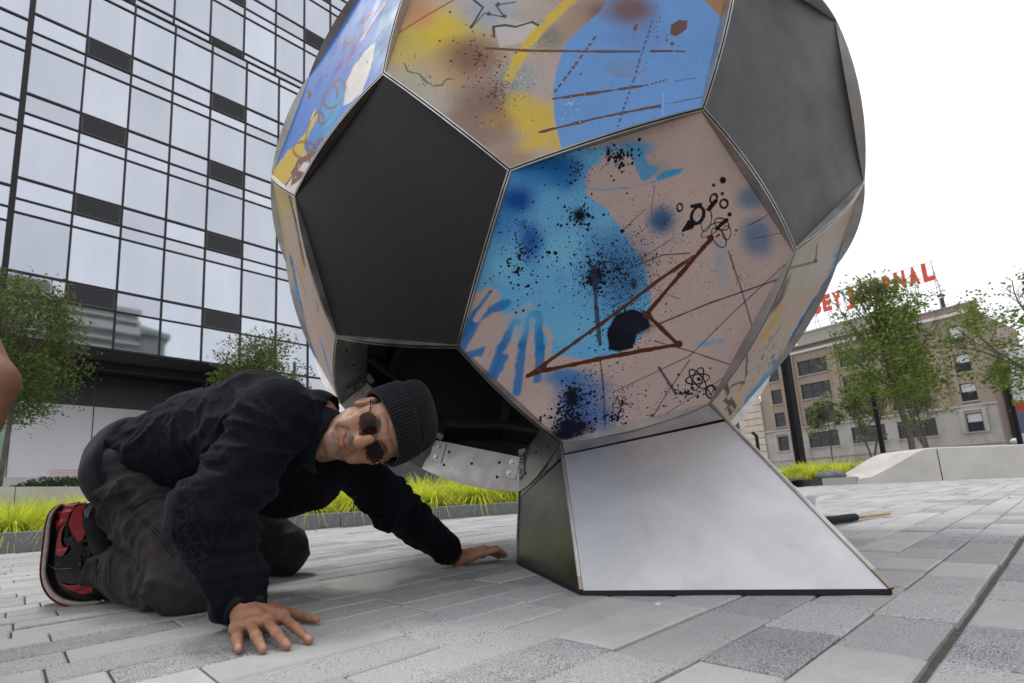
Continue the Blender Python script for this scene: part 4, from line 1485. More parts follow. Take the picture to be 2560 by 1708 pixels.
# kerbs of the right-hand planter
a0, a1 = onx(2057, 1213, XW), onx(2142, 1209.5, XW)
kr = thing('pale_kerb_stone', 'pale concrete kerb stone between the dark kerb and the ramped wall end', 'kerb', tuple(a0))
hz = onx(2057, 1196, XW)[2] - a0[2]
B = MB(); B.prism([V3(a0[0], a0[1], zb), V3(a1[0], a1[1], zb), V3(a1[0] + .5, a1[1], zb), V3(a0[0] + .5, a0[1], zb)][::-1], (0, 0, a0[2] + hz - zb)); B.add('stone', Mat('grey_concrete', (.36, .35, .33), .8), kr)
b0 = onx(1900, 1222, XW)
kd = thing('dark_steel_kerb', 'dark steel kerb edging the right-hand grass bed', 'kerb', tuple(b0))
B = MB(); B.prism([V3(a0[0], a0[1] + .01, zb), V3(a0[0] + .12, a0[1] + .01, zb), V3(b0[0] + .12, 7.8, zb), V3(b0[0], 7.8, zb)], (0, 0, a0[2] + hz - zb - .01)); B.add('edging', Mat('dark_steel_edge', (.035, .036, .04), .5), kd)
m_mulch = Mat('bark_mulch', (.05, .035, .025), .95)
m_mulch.color(m_mulch.ramp(m_mulch.noise(60, 5, .7, m_mulch.coord()), [(.35, (.018, .012, .009)), (.7, (.10, .068, .048))]))
m_mulch.bump(m_mulch.noise(45, 5, .7, m_mulch.coord()), .9, .03)
zr = a0[2] + hz - .03
add('planting_soil', [(XW + .1, a1[1] - .3, zr), (XW + .1, 7.8, zr), (XW + 5, 9.5, zr + .35), (XW + 5, a1[1] - 2.0, zr + .35)], [(0, 1, 2, 3)], m_mulch, kind='structure')
# left bed behind the granite kerb
Vb, Fb = [], []
for i in range(25):
    x = -7 + i * .75
    yk = kerb_y(x) + .13
    for k in range(6):
        y = yk + (7.75 - yk) * k / 5
        z = gz(x) + .12 + (.10 * (k / 5)) + .04 * math.sin(x * 2.3 + k) + .02 * math.sin(x * 7 + 2 * k)
        Vb.append((x, y, z))
for i in range(24):
    for k in range(5):
        a = i * 6 + k
        Fb.append((a, a + 6, a + 7, a + 1))
add('planting_bed', Vb, Fb, m_mulch, kind='structure', smooth=True)
pw = thing('white_planter_wall', 'low white wall behind the yellow grasses on the left', 'wall', (0, 7.8, 0))
for i in range(7):
    x0 = -6 + i * 2.0
    B = MB(); B.box((x0 + .004, 7.8, 0), (x0 + 1.996, 8.05, 1.02 * 7.8 / 20 + HCAM)); B.add('wall_block', m_conc, pw)
pw2 = thing('rear_planter_wall', 'second low pale wall behind the clipped dark hedge', 'wall', (0, 12.5, 0))
for i in range(6):
    x0 = -6 + i * 2.5
    B = MB(); B.box((x0 + .004, 12.5, 0), (x0 + 2.496, 12.8, 1.31 * 12.5 / 20 + HCAM)); B.add('wall_block', m_conc, pw2)
# posts and lamps
m_post = Mat('black_post', (.016, .016, .018), .6, spec=.25)
m_post.color(m_post.ramp(m_post.noise(3, 3, .5, m_post.coord()), [(.3, (.006, .006, .007)), (.7, (.012, .012, .014))]))
def post(name, label, u, v, D, w, h, square=True, group=None, head=None):
    p = at(u, v, D)
    t = thing(name, label, 'lamp post' if head is not None else 'post', (p[0], p[1], p[2] - .4), group)
    B = MB()
    if square:
        a = math.radians(62)
        B.obox(p + V3(0, 0, h / 2 - .2), (math.cos(a), math.sin(a), 0), (-math.sin(a), math.cos(a), 0), (0, 0, 1), w / 2, w / 2, h / 2 + .2)
    else:
        B.tube([p - V3(0, 0, .4), p + V3(0, 0, h)], [w / 2, w / 2 * .8], 10)
    B.add('pole', m_post, t)
    B = MB(); B.tube([p - V3(0, 0, .35), p - V3(0, 0, .30)], w * 1.0, 12); B.add('base_plate', m_post, t)
    if head is not None:
        B = MB(); B.obox(p + V3(head, 0, h + .03), (1, 0, 0), (0, 1, 0), (0, 0, 1), abs(head) + .15, .12, .05); B.add('lamp_head', m_post, t)
    return t
post('square_post', 'thick black square steel post rising from the right-hand grass bed', 2006, 1180, 13.2, .165, 10.5)
post('street_lamp', 'slim black lamp post behind the multi-stemmed tree', 2208, 1130, 17, .15, 2.6, False, head=.25)
post('street_lamp', 'slim black lamp post at the right edge in front of the striped depot', 2552, 1112, 15, .13, 2.2, False, head=.25)
m_globe = Mat('white_globe', (.7, .7, .7), .3)
gpos = at(2537, 1103, 15.5)
gl = thing('globe_bollard', 'white ball-shaped bollard top behind the wall at the right edge', 'bollard', (gpos[0], gpos[1], gpos[2] - .5))
def uvsphere(c, r, n=16, m=10):
    V, F = [], []
    for i in range(m + 1):
        for j in range(n):
            a, b = math.pi * i / m, 2 * math.pi * j / n
            V.append((c[0] + r[0] * math.sin(a) * math.cos(b), c[1] + r[1] * math.sin(a) * math.sin(b), c[2] + r[2] * math.cos(a)))
    for i in range(m):
        for j in range(n):
            F.append((i * n + j, (i + 1) * n + j, (i + 1) * n + (j + 1) % n, i * n + (j + 1) % n))
    return V, F
add('globe', *uvsphere(gpos, (.10, .10, .085)), m_globe, gl, smooth=True)
B = MB(); B.tube([gpos - V3(0, 0, .6), gpos - V3(0, 0, .08)], .03, 8); B.add('stem', m_post, gl)
# pipe-like lamp on the cream building
p0, p1, p2 = at(1898, 1140, 40), at(1891, 1090, 40), at(1880, 1081, 40)
t = thing('downpipe_lamp', 'black hooked lamp pole in front of the cream stone building', 'lamp post', (p0[0], p0[1], p0[2] - 3))
B = MB(); B.tube([p0 - V3(0, 0, 4), p0, p1, p2], .12, 6); B.add('pole', m_post, t)
# ------------------------------------------------------------------ trees, grasses, hedge
m_leaf = Mat('leaf', (.08, .13, .04), .5, spec=.3)
def leafmat(name, c):
    m = Mat(name, c, .55, spec=.3)
    t = m.attr('tint')
    m.color(m.mix(1.0, t, c, 'MULTIPLY'))
    tr_ = m.n('BsdfTranslucent')
    m.l(m.col, tr_.inputs[0])
    ms = m.n('MixShader'); ms.inputs[0].default_value = .42
    out = [n for n in m.t.nodes if n.type == 'OUTPUT_MATERIAL'][0]
    m.l(m.b.outputs[0], ms.inputs[1]); m.l(tr_.outputs[0], ms.inputs[2]); m.l(ms.outputs[0], out.inputs[0])
    return m
m_bark = Mat('grey_bark', (.13, .115, .09), .9)
m_bark.color(m_bark.ramp(m_bark.noise(20, 4, .6, m_bark.coord((1, 1, .25))), [(.3, (.07, .06, .045)), (.7, (.17, .15, .12))]))
def leaves(pts, size, seed, tint_fn=None, flat=.6):
    rs = np.random.RandomState(seed)
    n = len(pts)
    d = rs.normal(size=(n, 3)); d[:, 2] *= flat; d /= np.linalg.norm(d, axis=1)[:, None]
    e = np.cross(d, rs.normal(size=(n, 3))); e /= np.linalg.norm(e, axis=1)[:, None]
    s = size * rs.uniform(.6, 1.25, n)[:, None]
    fold = np.cross(d, e) * s * .12
    V = np.stack([pts - d * s * .5, pts + e * s * .28 + fold, pts + d * s * .5, pts - e * s * .28 + fold], 1)
    F = np.arange(n * 4).reshape(n, 4)
    k = rs.uniform(.65, 1.35, n)
    warm = rs.uniform(0, 1, n) ** 3
    cols = np.stack([k * (1 + .5 * warm), k * (1 + .15 * warm), k * (1 - .2 * warm)], 1)
    if tint_fn is not None:
        cols *= tint_fn(pts)[:, None]
    return V.reshape(-1, 3), F, np.repeat(cols, 4, 0)
def tree(name, label, base, h, crown_lo, rx, ry, nleaf, lsize, mat, seed, stems=1, trunk_r=.08, spread=.5, shape=1.0, group=None, taper=0.0, gap=.30):
    rs = np.random.RandomState(seed)
    base = np.array(base, float)
    t = thing(name, label, 'tree', tuple(base), group)
    B = MB()
    tips = []
    cz = base[2] + crown_lo + (h - crown_lo) * .5
    hz_ = (h - crown_lo) * .5
    def env(q):
        w = 1 - taper * (q[2] - cz) / hz_
        return ((q[0] - base[0]) / (rx * w)) ** 2 + ((q[1] - base[1]) / (ry * w)) ** 2 + (max(q[2] - cz, 0) / hz_) ** 2 < .8
    def grow(p, d, L, r, lev):
        n = 5
        pts, rad = [p], [r]
        q, dd = p.copy(), d.copy()
        for i in range(n):
            dd = unit(dd + rs.normal(size=3) * (.10 if lev else .035) + V3(0, 0, .05))
            q = q + dd * L / n
            pts.append(q.copy()); rad.append(r * (1 - .75 * (i + 1) / n) if lev > 0 else r * (1 - .5 * (i + 1) / n))
            if lev >= 1:
                tips.append((q.copy(), lev))
            if not env(q) and lev > 0:
                break
        B.tube(pts, rad[:len(pts)], 7 if lev < 2 else 4, cap=False)
        n = len(pts) - 1
        if lev < 3:
            kids = (7, 5, 4)[lev] if lev else 8
            for j in range(kids):
                f = rs.uniform(.25 if lev else .45, 1.0)
                i = min(int(f * n), n - 1)
                pp = pts[i] + (pts[i + 1] - pts[i]) * (f * n - i)
                a = rs.uniform(0, 6.28)
                out = V3(math.cos(a), math.sin(a), rs.uniform(.35, 1.2))
                nd = unit(dd * .5 + unit(out) * spread * 2)
                grow(pp, nd, L * rs.uniform(.42, .66), max(r * .42 * (1 - .3 * f), .006), lev + 1)
    for s_ in range(stems):
        a = rs.uniform(0, 6.28)
        d = unit(V3(math.cos(a) * .35 * (stems > 1), math.sin(a) * .35 * (stems > 1), 1)) if stems > 1 else unit(V3(rs.normal() * .03, rs.normal() * .03, 1))
        grow(base + V3(0, 0, -.1), d, h * .78, trunk_r, 0)
    B.add('trunk', m_bark, t, smooth=True)
    # crown: leaves in clusters round twig ends that lie inside an uneven envelope
    tp = np.array([q for q, l in tips])
    cz = base[2] + crown_lo + (h - crown_lo) * .5
    hz_ = (h - crown_lo) * .5
    lump = lambda P: .78 + .5 * vnoise(P, .9 / max(rx, .3) * 1.3, seed)
    def inside(P):
        w = 1 - taper * (P[:, 2] - cz) / hz_
        e = ((P[:, 0] - base[0]) / (rx * w)) ** 2 + ((P[:, 1] - base[1]) / (ry * w)) ** 2 + (np.abs((P[:, 2] - cz) / hz_)) ** 2
        return e < lump(P) ** 2
    ncl = max(40, nleaf // 42)
    cand_ = np.concatenate([tp, base + V3(0, 0, 0) + np.stack([rs.normal(0, rx * .5, ncl * 5), rs.normal(0, ry * .5, ncl * 5), rs.uniform(crown_lo, h, ncl * 5)], 1)])
    cand_ = cand_[inside(cand_)]
    rs.shuffle(cand_)
    cand_ = cand_[:ncl]
    cl = cand_[rs.randint(0, len(cand_), nleaf)]
    cs = rx * .13
    P = cl + rs.normal(size=(nleaf, 3)) * cs * np.array([1, 1, .75])
    keep = vnoise(P, 2.2 / rx, seed + 5) > gap
    P = P[keep]
    V, F, cl_ = leaves(P, lsize, seed + 1)
    add('crown', V, F, mat, t, cols=cl_)
    return t
mg1 = leafmat('leaf_mid_green', (.16, .235, .05))
mg2 = leafmat('leaf_dark_green', (.12, .175, .05))
mg3 = leafmat('leaf_pale_green', (.20, .25, .11))
def ground_at(u, v, D):
    p = at(u, v, D); return p
b = at(10, 1180, 7.6)
tree('willow_oak', 'leafy tree at the far left beside the glass tower', (b[0] - .05, b[1], .45), 3.45, 1.3, 1.02, 1.02, 20000, .055, mg2, 21, trunk_r=.045, spread=.6)
b = at(660, 1100, 11.5)
tree('willow_oak', 'small fine-leaved tree behind the back of the kneeling man', (b[0] + .05, b[1], .5), 3.75, 1.5, 1.05, 1.05, 12000, .07, mg2, 33, trunk_r=.04, spread=.5, stems=2, gap=.36)
b = at(2283, 1130, 14)
tree('maple_tree', 'large bushy green tree in front of the brick building', (b[0], b[1], b[2] - .35), 5.6, 1.9, 1.42, 1.42, 13000, .10, mg1, 8, trunk_r=.075, spread=.40, stems=1, taper=.35, gap=.40)
b = at(2560, 1110, 12.5)
tree('maple_tree', 'spreading green tree cut by the right edge of the view', (b[0] + .65, b[1] - .45, b[2] - .3), 4.5, 1.35, 1.6, 1.6, 11000, .10, mg1, 15, trunk_r=.08, spread=.8, gap=.40)
b = at(2085, 1175, 17)
tree('sapling', 'thin pale sapling in front of the triple windows of the brick building', (b[0], b[1], b[2] - .1), 2.7, .7, .55, .55, 1500, .11, mg3, 41, trunk_r=.025, spread=.5, taper=.5)
b = at(2325, 1125, 22)
tree('sapling', 'pale young tree behind the trunk of the large bushy tree', (b[0], b[1], b[2] - .3), 3.9, .9, 1.0, 1.0, 4200, .12, mg3, 43, trunk_r=.05, stems=3, spread=.5)
b = at(2180, 1135, 20)
tree('sapling', 'pale green young tree left of the slim lamp post', (b[0], b[1], b[2] - .3), 3.4, .8, .85, .85, 3400, .12, mg3, 47, trunk_r=.04, stems=2, spread=.5)

# golden ornamental grass
m_grass = leafmat('golden_grass', (.62, .67, .065))
def clump(c, r, L, n, rs):
    a = rs.uniform(0, 6.283, n)
    r0 = r * .22 * np.sqrt(rs.uniform(0, 1, n))
    base = np.stack([c[0] + r0 * np.cos(a), c[1] + r0 * np.sin(a), np.full(n, c[2] - .01)], 1)
    th = a + rs.normal(0, .5, n)
    lean = rs.uniform(.35, 1.75, n)
    ln = L * rs.uniform(.6, 1.1, n)
    d = np.stack([np.cos(th), np.sin(th), np.zeros(n)], 1)
    side = np.stack([-np.sin(th), np.cos(th), np.zeros(n)], 1)
    w = rs.uniform(.0022, .0050, n)[:, None]
    rows = []
    for k, t in enumerate((0, .35, .7, 1.0)):
        out = ln * np.sin(lean * t) * t * 1.0
        up = ln * (t * np.cos(lean * t * 1.25)) * .95
        p = base + d * out[:, None]; p[:, 2] += up
        ww = w * (1, 1.1, .75, .12)[k]
        rows += [p - side * ww, p + side * ww]
    V = np.stack(rows, 1)
    i = np.arange(n)[:, None] * 8
    F = np.concatenate([i + np.array([0, 1, 3, 2]), i + np.array([2, 3, 5, 4]), i + np.array([4, 5, 7, 6])], 0)
    k = rs.uniform(.7, 1.25, n)
    y = rs.uniform(0, 1, n)
    cols = np.stack([k * (.85 + .35 * y), k * (1 + .05 * y), k * (1.3 - .7 * y)], 1)
    return V.reshape(-1, 3), F, np.repeat(cols, 8, 0)
rs = np.random.RandomState(77)
VV, FF, CCC, off = [], [], [], 0
front_clumps = []
for row in range(5):
    x = -3.4 + .12 * row
    while x < 9.5:
        yk = kerb_y(x) + .36 + row * .40 + rs.normal() * .04
        c = (x, yk, gz(x) + .13 + .02 * row)
        q = to_px(np.array(c))
        if yk < 7.6:
            if row == 0:
                front_clumps.append(c)
            else:
                n = 330 if row < 3 else 240
                V, F, cl = clump(c, .3, .35 + .06 * rs.rand() + .015 * row, n, rs)
                VV.append(V); FF.append(F + off); CCC.append(cl); off += len(V)
        x += .40 + rs.uniform(-.06, .1)
gs = add('golden_grass', np.concatenate(VV), np.concatenate(FF), m_grass, kind='stuff', cols=np.concatenate(CCC))
tag(gs, 'yellow green ornamental grass filling the bed behind the granite kerb', 'grass')
vis = [c for c in front_clumps]
nm_ = 0
ords = 'first second third fourth fifth sixth seventh eighth ninth tenth eleventh twelfth thirteenth fourteenth fifteenth sixteenth seventeenth eighteenth nineteenth twentieth'.split()
ords += ['twenty-' + o for o in ords[:9]] + ['thirtieth'] + ['thirty-' + o for o in ords[:9]]
for i_, c in enumerate(vis):
    q = to_px(np.array(c) + V3(0, 0, .15))
    V, F, cl = clump(c, .3, .35 + .05 * rs.rand(), 460, rs)
    if c[0] < .2:
        lab = ords[i_] + ' yellow grass tuft from the left end of the granite kerb'
    else:
        lab = ords[i_] + ' yellow grass tuft along the kerb, counted from the left end'
    o = add('grass_tuft', V, F, m_grass, cols=cl)
    tag(o, lab, 'grass tuft', 'yellow grass tufts along the granite kerb')
# right-hand bed grass
VV, FF, CCC, off = [], [], [], 0
for i in range(46):
    x = XW + .35 + rs.uniform(0, 3.0)
    y = rs.uniform(a1[1] + .45, 7.2)
    V, F, cl = clump((x, y, zr + .02 + (x - XW) * .07), .3, .36, 260, rs)
    VV.append(V); FF.append(F + off); CCC.append(cl); off += len(V)
for i in range(14):
    x = XW + 1.4 + rs.uniform(0, 2.0)
    y = rs.uniform(a1[1] - .6, a1[1] + .6)
    V, F, cl = clump((x, y, zr + .02 + (x - XW) * .07), .3, .30, 240, rs)
    VV.append(V); FF.append(F + off); CCC.append(cl); off += len(V)
gs = add('golden_grass', np.concatenate(VV), np.concatenate(FF), m_grass, kind='stuff', cols=np.concatenate(CCC))
tag(gs, 'bright yellow grass in the bed around the thick black square post', 'grass')
# boulder
bc_ = onx(2078, 1190, XW + .28)
V, F = uvsphere((0, 0, 0), (.17, .22, .095), 20, 12)
V = np.array(V); V *= (1 + .25 * (vnoise(V, 7, 4) - .5))[:, None]
m_rock = Mat('slate_rock', (.12, .125, .13), .8)
m_rock.color(m_rock.ramp(m_rock.noise(14, 5, .6, m_rock.coord((1, 1, 3))), [(.3, (.06, .064, .07)), (.7, (.2, .2, .2))]))
o = add('boulder', V + bc_, F, m_rock, smooth=True)
tag(o, 'flat grey boulder at the foot of the ramped wall end', 'rock')
# clipped hedge mounds on the left
m_hedge = leafmat('hedge_leaf', (.045, .075, .032))
for i, (x, r, lab) in enumerate(((-.55, .55, 'low dark green shrub behind the white wall, leftmost'), (.55, .75, 'rounded dark green shrub behind the white wall, left of the printed strip'), (1.75, .7, 'rounded dark green shrub in front of the pink printed strip'))):
    y = 9.4
    n = 5200
    u_ = rs.normal(size=(n, 3)); u_ /= np.linalg.norm(u_, axis=1)[:, None]
    u_[:, 2] = np.abs(u_[:, 2])
    P = V3(x, y, .45) + u_ * np.array([r, .5, .42 if i else .3]) * (.8 + .25 * rs.rand(n, 1)) * (1 + .25 * (vnoise(u_, 2.5, i) - .5))[:, None]
    V, F, cl = leaves(P, .045, 90 + i)
    t = thing('shrub', lab, 'shrub', (x, y, .2), 'dark shrubs behind the white planter wall')
    add('foliage', V, F, m_hedge, t, cols=cl)
    B = MB(); B.tube([(x, y, .1), (x, y, .6)], .03, 6); B.add('stem', m_bark, t)
# ------------------------------------------------------------------ people: smooth blended solids turned into one surface
def rcone(P, a, b, r1, r2):
    a, b = np.asarray(a, np.float32), np.asarray(b, np.float32)
    ab = b - a
    x, y, z = P[..., 0] - a[0], P[..., 1] - a[1], P[..., 2] - a[2]
    t = np.clip((x * ab[0] + y * ab[1] + z * ab[2]) * np.float32(1 / (ab @ ab)), 0, 1)
    x = x - t * ab[0]; y = y - t * ab[1]; z = z - t * ab[2]
    return np.sqrt(x * x + y * y + z * z) - (np.float32(r1) + np.float32(r2 - r1) * t)
def ell(P, c, r, A=None):
    q = P - np.asarray(c, np.float32)
    if A is not None:
        q = q @ np.asarray(A, np.float32)      # columns of A are the ellipsoid's axes
    r = np.asarray(r, np.float32)
    x, y, z = q[..., 0] / r[0], q[..., 1] / r[1], q[..., 2] / r[2]
    k0 = np.sqrt(x * x + y * y + z * z)
    x, y, z = x / r[0], y / r[1], z / r[2]
    k1 = np.sqrt(x * x + y * y + z * z) + np.float32(1e-9)
    return k0 * (k0 - 1) / k1
def smin(a, b, k):
    h = np.clip(.5 + .5 * (b - a) / k, 0, 1)
    return b + (a - b) * h - k * h * (1 - h)
def smax(a, b, k):
    return -smin(-a, -b, k)
def surface(fn, lo, hi, h):
    """naive surface nets of fn(P) < 0"""
    lo, hi = np.asarray(lo, np.float32), np.asarray(hi, np.float32)
    n = np.ceil((hi - lo) / h).astype(int) + 1
    ax = [lo[i] + h * np.arange(n[i], dtype=np.float32) for i in range(3)]
    # coarse pass first: fine samples only in blocks that can hold the surface
    D = np.full(n, 1.0, np.float32)
    bs = 8
    nb = (n + bs - 1) // bs
    bi = np.stack(np.meshgrid(*[np.arange(k) for k in nb], indexing='ij'), -1).reshape(-1, 3)
    cen = (lo + (bi * bs + (bs - 1) / 2) * h).astype(np.float32)
    dc = fn(cen)
    R8 = h * (bs + 1) * .87
    near = np.abs(dc) < R8 * 1.35 + .004
    for j in np.where(~near & (dc < 0))[0]:
        i = bi[j] * bs
        D[i[0]:i[0] + bs, i[1]:i[1] + bs, i[2]:i[2] + bs] = -1.0
    off = np.stack(np.meshgrid(*[np.arange(bs)] * 3, indexing='ij'), -1).reshape(-1, 3)
    nb_ = bi[near]
    for k in range(0, len(nb_), 64):
        ii = (nb_[k:k + 64, None, :] * bs + off[None]).reshape(-1, 3)
        ii = ii[(ii < n).all(1)]
        D[ii[:, 0], ii[:, 1], ii[:, 2]] = fn((lo + ii * h).astype(np.float32))
    sgn = D < 0
    nx, ny_, nz = n
    cnt = np.zeros((nx - 1, ny_ - 1, nz - 1), np.float32)
    acc = np.zeros((nx - 1, ny_ - 1, nz - 1, 3), np.float32)
    idx = np.stack(np.meshgrid(np.arange(nx - 1), np.arange(ny_ - 1), np.arange(nz - 1), indexing='ij'), -1).astype(np.float32)
    def sl(o):
        return (slice(o[0], nx - 1 + o[0]), slice(o[1], ny_ - 1 + o[1]), slice(o[2], nz - 1 + o[2]))
    for axis in range(3):
        for u in (0, 1):
            for w in (0, 1):
                o = [0, 0, 0]
                oth = [k for k in range(3) if k != axis]
                o[oth[0]], o[oth[1]] = u, w
                o2 = list(o); o2[axis] = 1
                a, b = D[sl(o)], D[sl(o2)]
                m = (a < 0) != (b < 0)
                t = np.where(m, a / np.where(m, a - b, 1), 0)
                p = np.zeros(acc.shape, np.float32)
                p[..., 0], p[..., 1], p[..., 2] = o
                p[..., axis] += t
                acc += p * m[..., None]
                cnt += m
    has = cnt > 0
    vid = np.full(has.shape, -1, np.int64)
    vid[has] = np.arange(has.sum())
    V = (idx[has] + acc[has] / cnt[has][:, None]) * h + lo
    F = []
    for axis in range(3):
        s2 = [slice(1, -1)] * 3
        s2[axis] = slice(0, -1)
        a = sgn[tuple(slice(1, n[k] - 1) if k != axis else slice(0, n[k] - 1) for k in range(3))]
        b = sgn[tuple(slice(1, n[k] - 1) if k != axis else slice(1, n[k]) for k in range(3))]
        m = a != b
        ii = np.argwhere(m)
        for k in range(3):
            if k != axis:
                ii[:, k] += 1
        oth = [k for k in range(3) if k != axis]
        e1, e2 = np.zeros(3, int), np.zeros(3, int)
        e1[oth[0]] = 1; e2[oth[1]] = 1
        q = np.stack([vid[tuple((ii - e1 - e2).T)], vid[tuple((ii - e2).T)], vid[tuple(ii.T)], vid[tuple((ii - e1).T)]], 1)
        flip = a[m] if axis != 1 else ~a[m]
        q[~flip] = q[~flip][:, ::-1]
        F.append(q)
    F = np.concatenate(F)
    return V, F[(F >= 0).all(1)]
def normals(V, F):
    n = np.zeros_like(V)
    a = np.cross(V[F[:, 2]] - V[F[:, 0]], V[F[:, 3]] - V[F[:, 1]])
    for k in range(4):
        for c_ in range(3):
            n[:, c_] += np.bincount(F[:, k], a[:, c_], len(V))
    return n / (np.linalg.norm(n, axis=1)[:, None] + 1e-12)
def join(parts):
    V, F, Cc, o = [], [], [], 0
    for p in parts:
        V.append(p[0]); F.append(p[1] + o); Cc.append(p[2]); o += len(p[0])
    return np.concatenate(V), np.concatenate(F), np.concatenate(Cc)
f32 = lambda *a: np.array(a, np.float32)

# ---- materials
m_skin = Mat('skin', (.33, .17, .10), .5, spec=.4)
tn_ = m_skin.attr('tint')
skc = m_skin.coord()
m_skin.color(m_skin.mix(m_skin.maprange(m_skin.noise(45, 5, .7, skc), .35, .65, 0, .7), tn_, m_skin.mix(1.0, tn_, (.80, .66, .58), 'MULTIPLY')))
m_skin.bump(m_skin.mix(.4, m_skin.noise(420, 3, .6, skc), m_skin.noise(110, 3, .6, skc)), .6, .0016)
m_skin.b.inputs['Subsurface Weight'].default_value = .06
m_skin.b.inputs['Subsurface Radius'].default_value = (.012, .005, .003)
m_skin.rough(m_skin.maprange(m_skin.noise(30, 3, .5, skc), .3, .7, .4, .58))
m_velvet = Mat('black_velvet', (.012, .012, .018), .9, spec=.1)
vc = m_velvet.coord()
vor = m_velvet.n('TexVoronoi'); vor.feature = 'DISTANCE_TO_EDGE'; vor.inputs['Scale'].default_value = 52
wv = m_velvet.n('Mapping'); m_velvet.l(vc, wv.inputs[0])
ad = m_velvet.n('VectorMath', operation='ADD')
nz_ = m_velvet.n('TexNoise'); nz_.inputs['Scale'].default_value = 14
sc_ = m_velvet.n('VectorMath', operation='SCALE'); sc_.inputs['Scale'].default_value = .05
m_velvet.l(nz_.outputs['Color'], sc_.inputs[0]); m_velvet.l(vc, ad.inputs[0]); m_velvet.l(sc_.outputs[0], ad.inputs[1]); m_velvet.l(ad.outputs[0], vor.inputs['Vector'])
edge_ = m_velvet.maprange(vor.outputs['Distance'], .0, .16, 1, 0)
patch = m_velvet.maprange(m_velvet.noise(7, 3, .6, vc), .42, .62, 0, .8)
em = m_velvet.n('Math', operation='MULTIPLY'); m_velvet.l(edge_, em.inputs[0]); m_velvet.l(patch, em.inputs[1])
m_velvet.color(m_velvet.mix(em.outputs[0], m_velvet.mix(m_velvet.noise(18, 4, .7, vc), (.0035, .0035, .0055), (.009, .009, .014)), (.019, .0185, .027)))
m_velvet.b.inputs['Sheen Weight'].default_value = .06
m_velvet.b.inputs['Sheen Roughness'].default_value = .4
m_velvet.b.inputs['Sheen Tint'].default_value = (.55, .55, .8, 1)
m_velvet.bump(m_velvet.mix(.35, vor.outputs['Distance'], m_velvet.noise(230, 4, .7, vc)), .5, .003)
m_ribk = Mat('navy_rib_knit', (.010, .014, .019), .85, spec=.2)
m_ribk.b.inputs['Sheen Weight'].default_value = .06
m_ribk.bump(m_ribk.noise(500, 3, .6, m_ribk.coord()), .4, .001)
m_trou = Mat('charcoal_cotton', (.035, .031, .034), .85, spec=.2)
tc_ = m_trou.coord()
m_trou.color(m_trou.mix(m_trou.maprange(m_trou.noise(16, 5, .65, tc_), .35, .7, 0, 1), (.026, .0205, .0235), (.058, .048, .054)))
m_trou.bump(m_trou.mix(.5, m_trou.noise(260, 3, .7, tc_), m_trou.noise(28, 4, .6, m_trou.coord((1, 1, 1)))), .55, .003)
m_trou.b.inputs['Sheen Weight'].default_value = .05
m_knit = Mat('charcoal_knit', (.030, .030, .034), .9, spec=.2)
m_knit.b.inputs['Sheen Weight'].default_value = .1
m_knit.bump(m_knit.noise(900, 3, .7, m_knit.coord()), .6, .001)
m_knit.color(m_knit.ramp(m_knit.noise(300, 3, .7, m_knit.coord()), [(.3, (.0045, .0045, .006)), (.7, (.014, .014, .018))]))

SK = f32(.41, .225, .145)      # warm tan
man = thing('person', 'man in black velvet top, beanie and tinted glasses kneeling on all fours beneath the football', 'person', tuple(V3(.45, 1.35, gz(.45))))

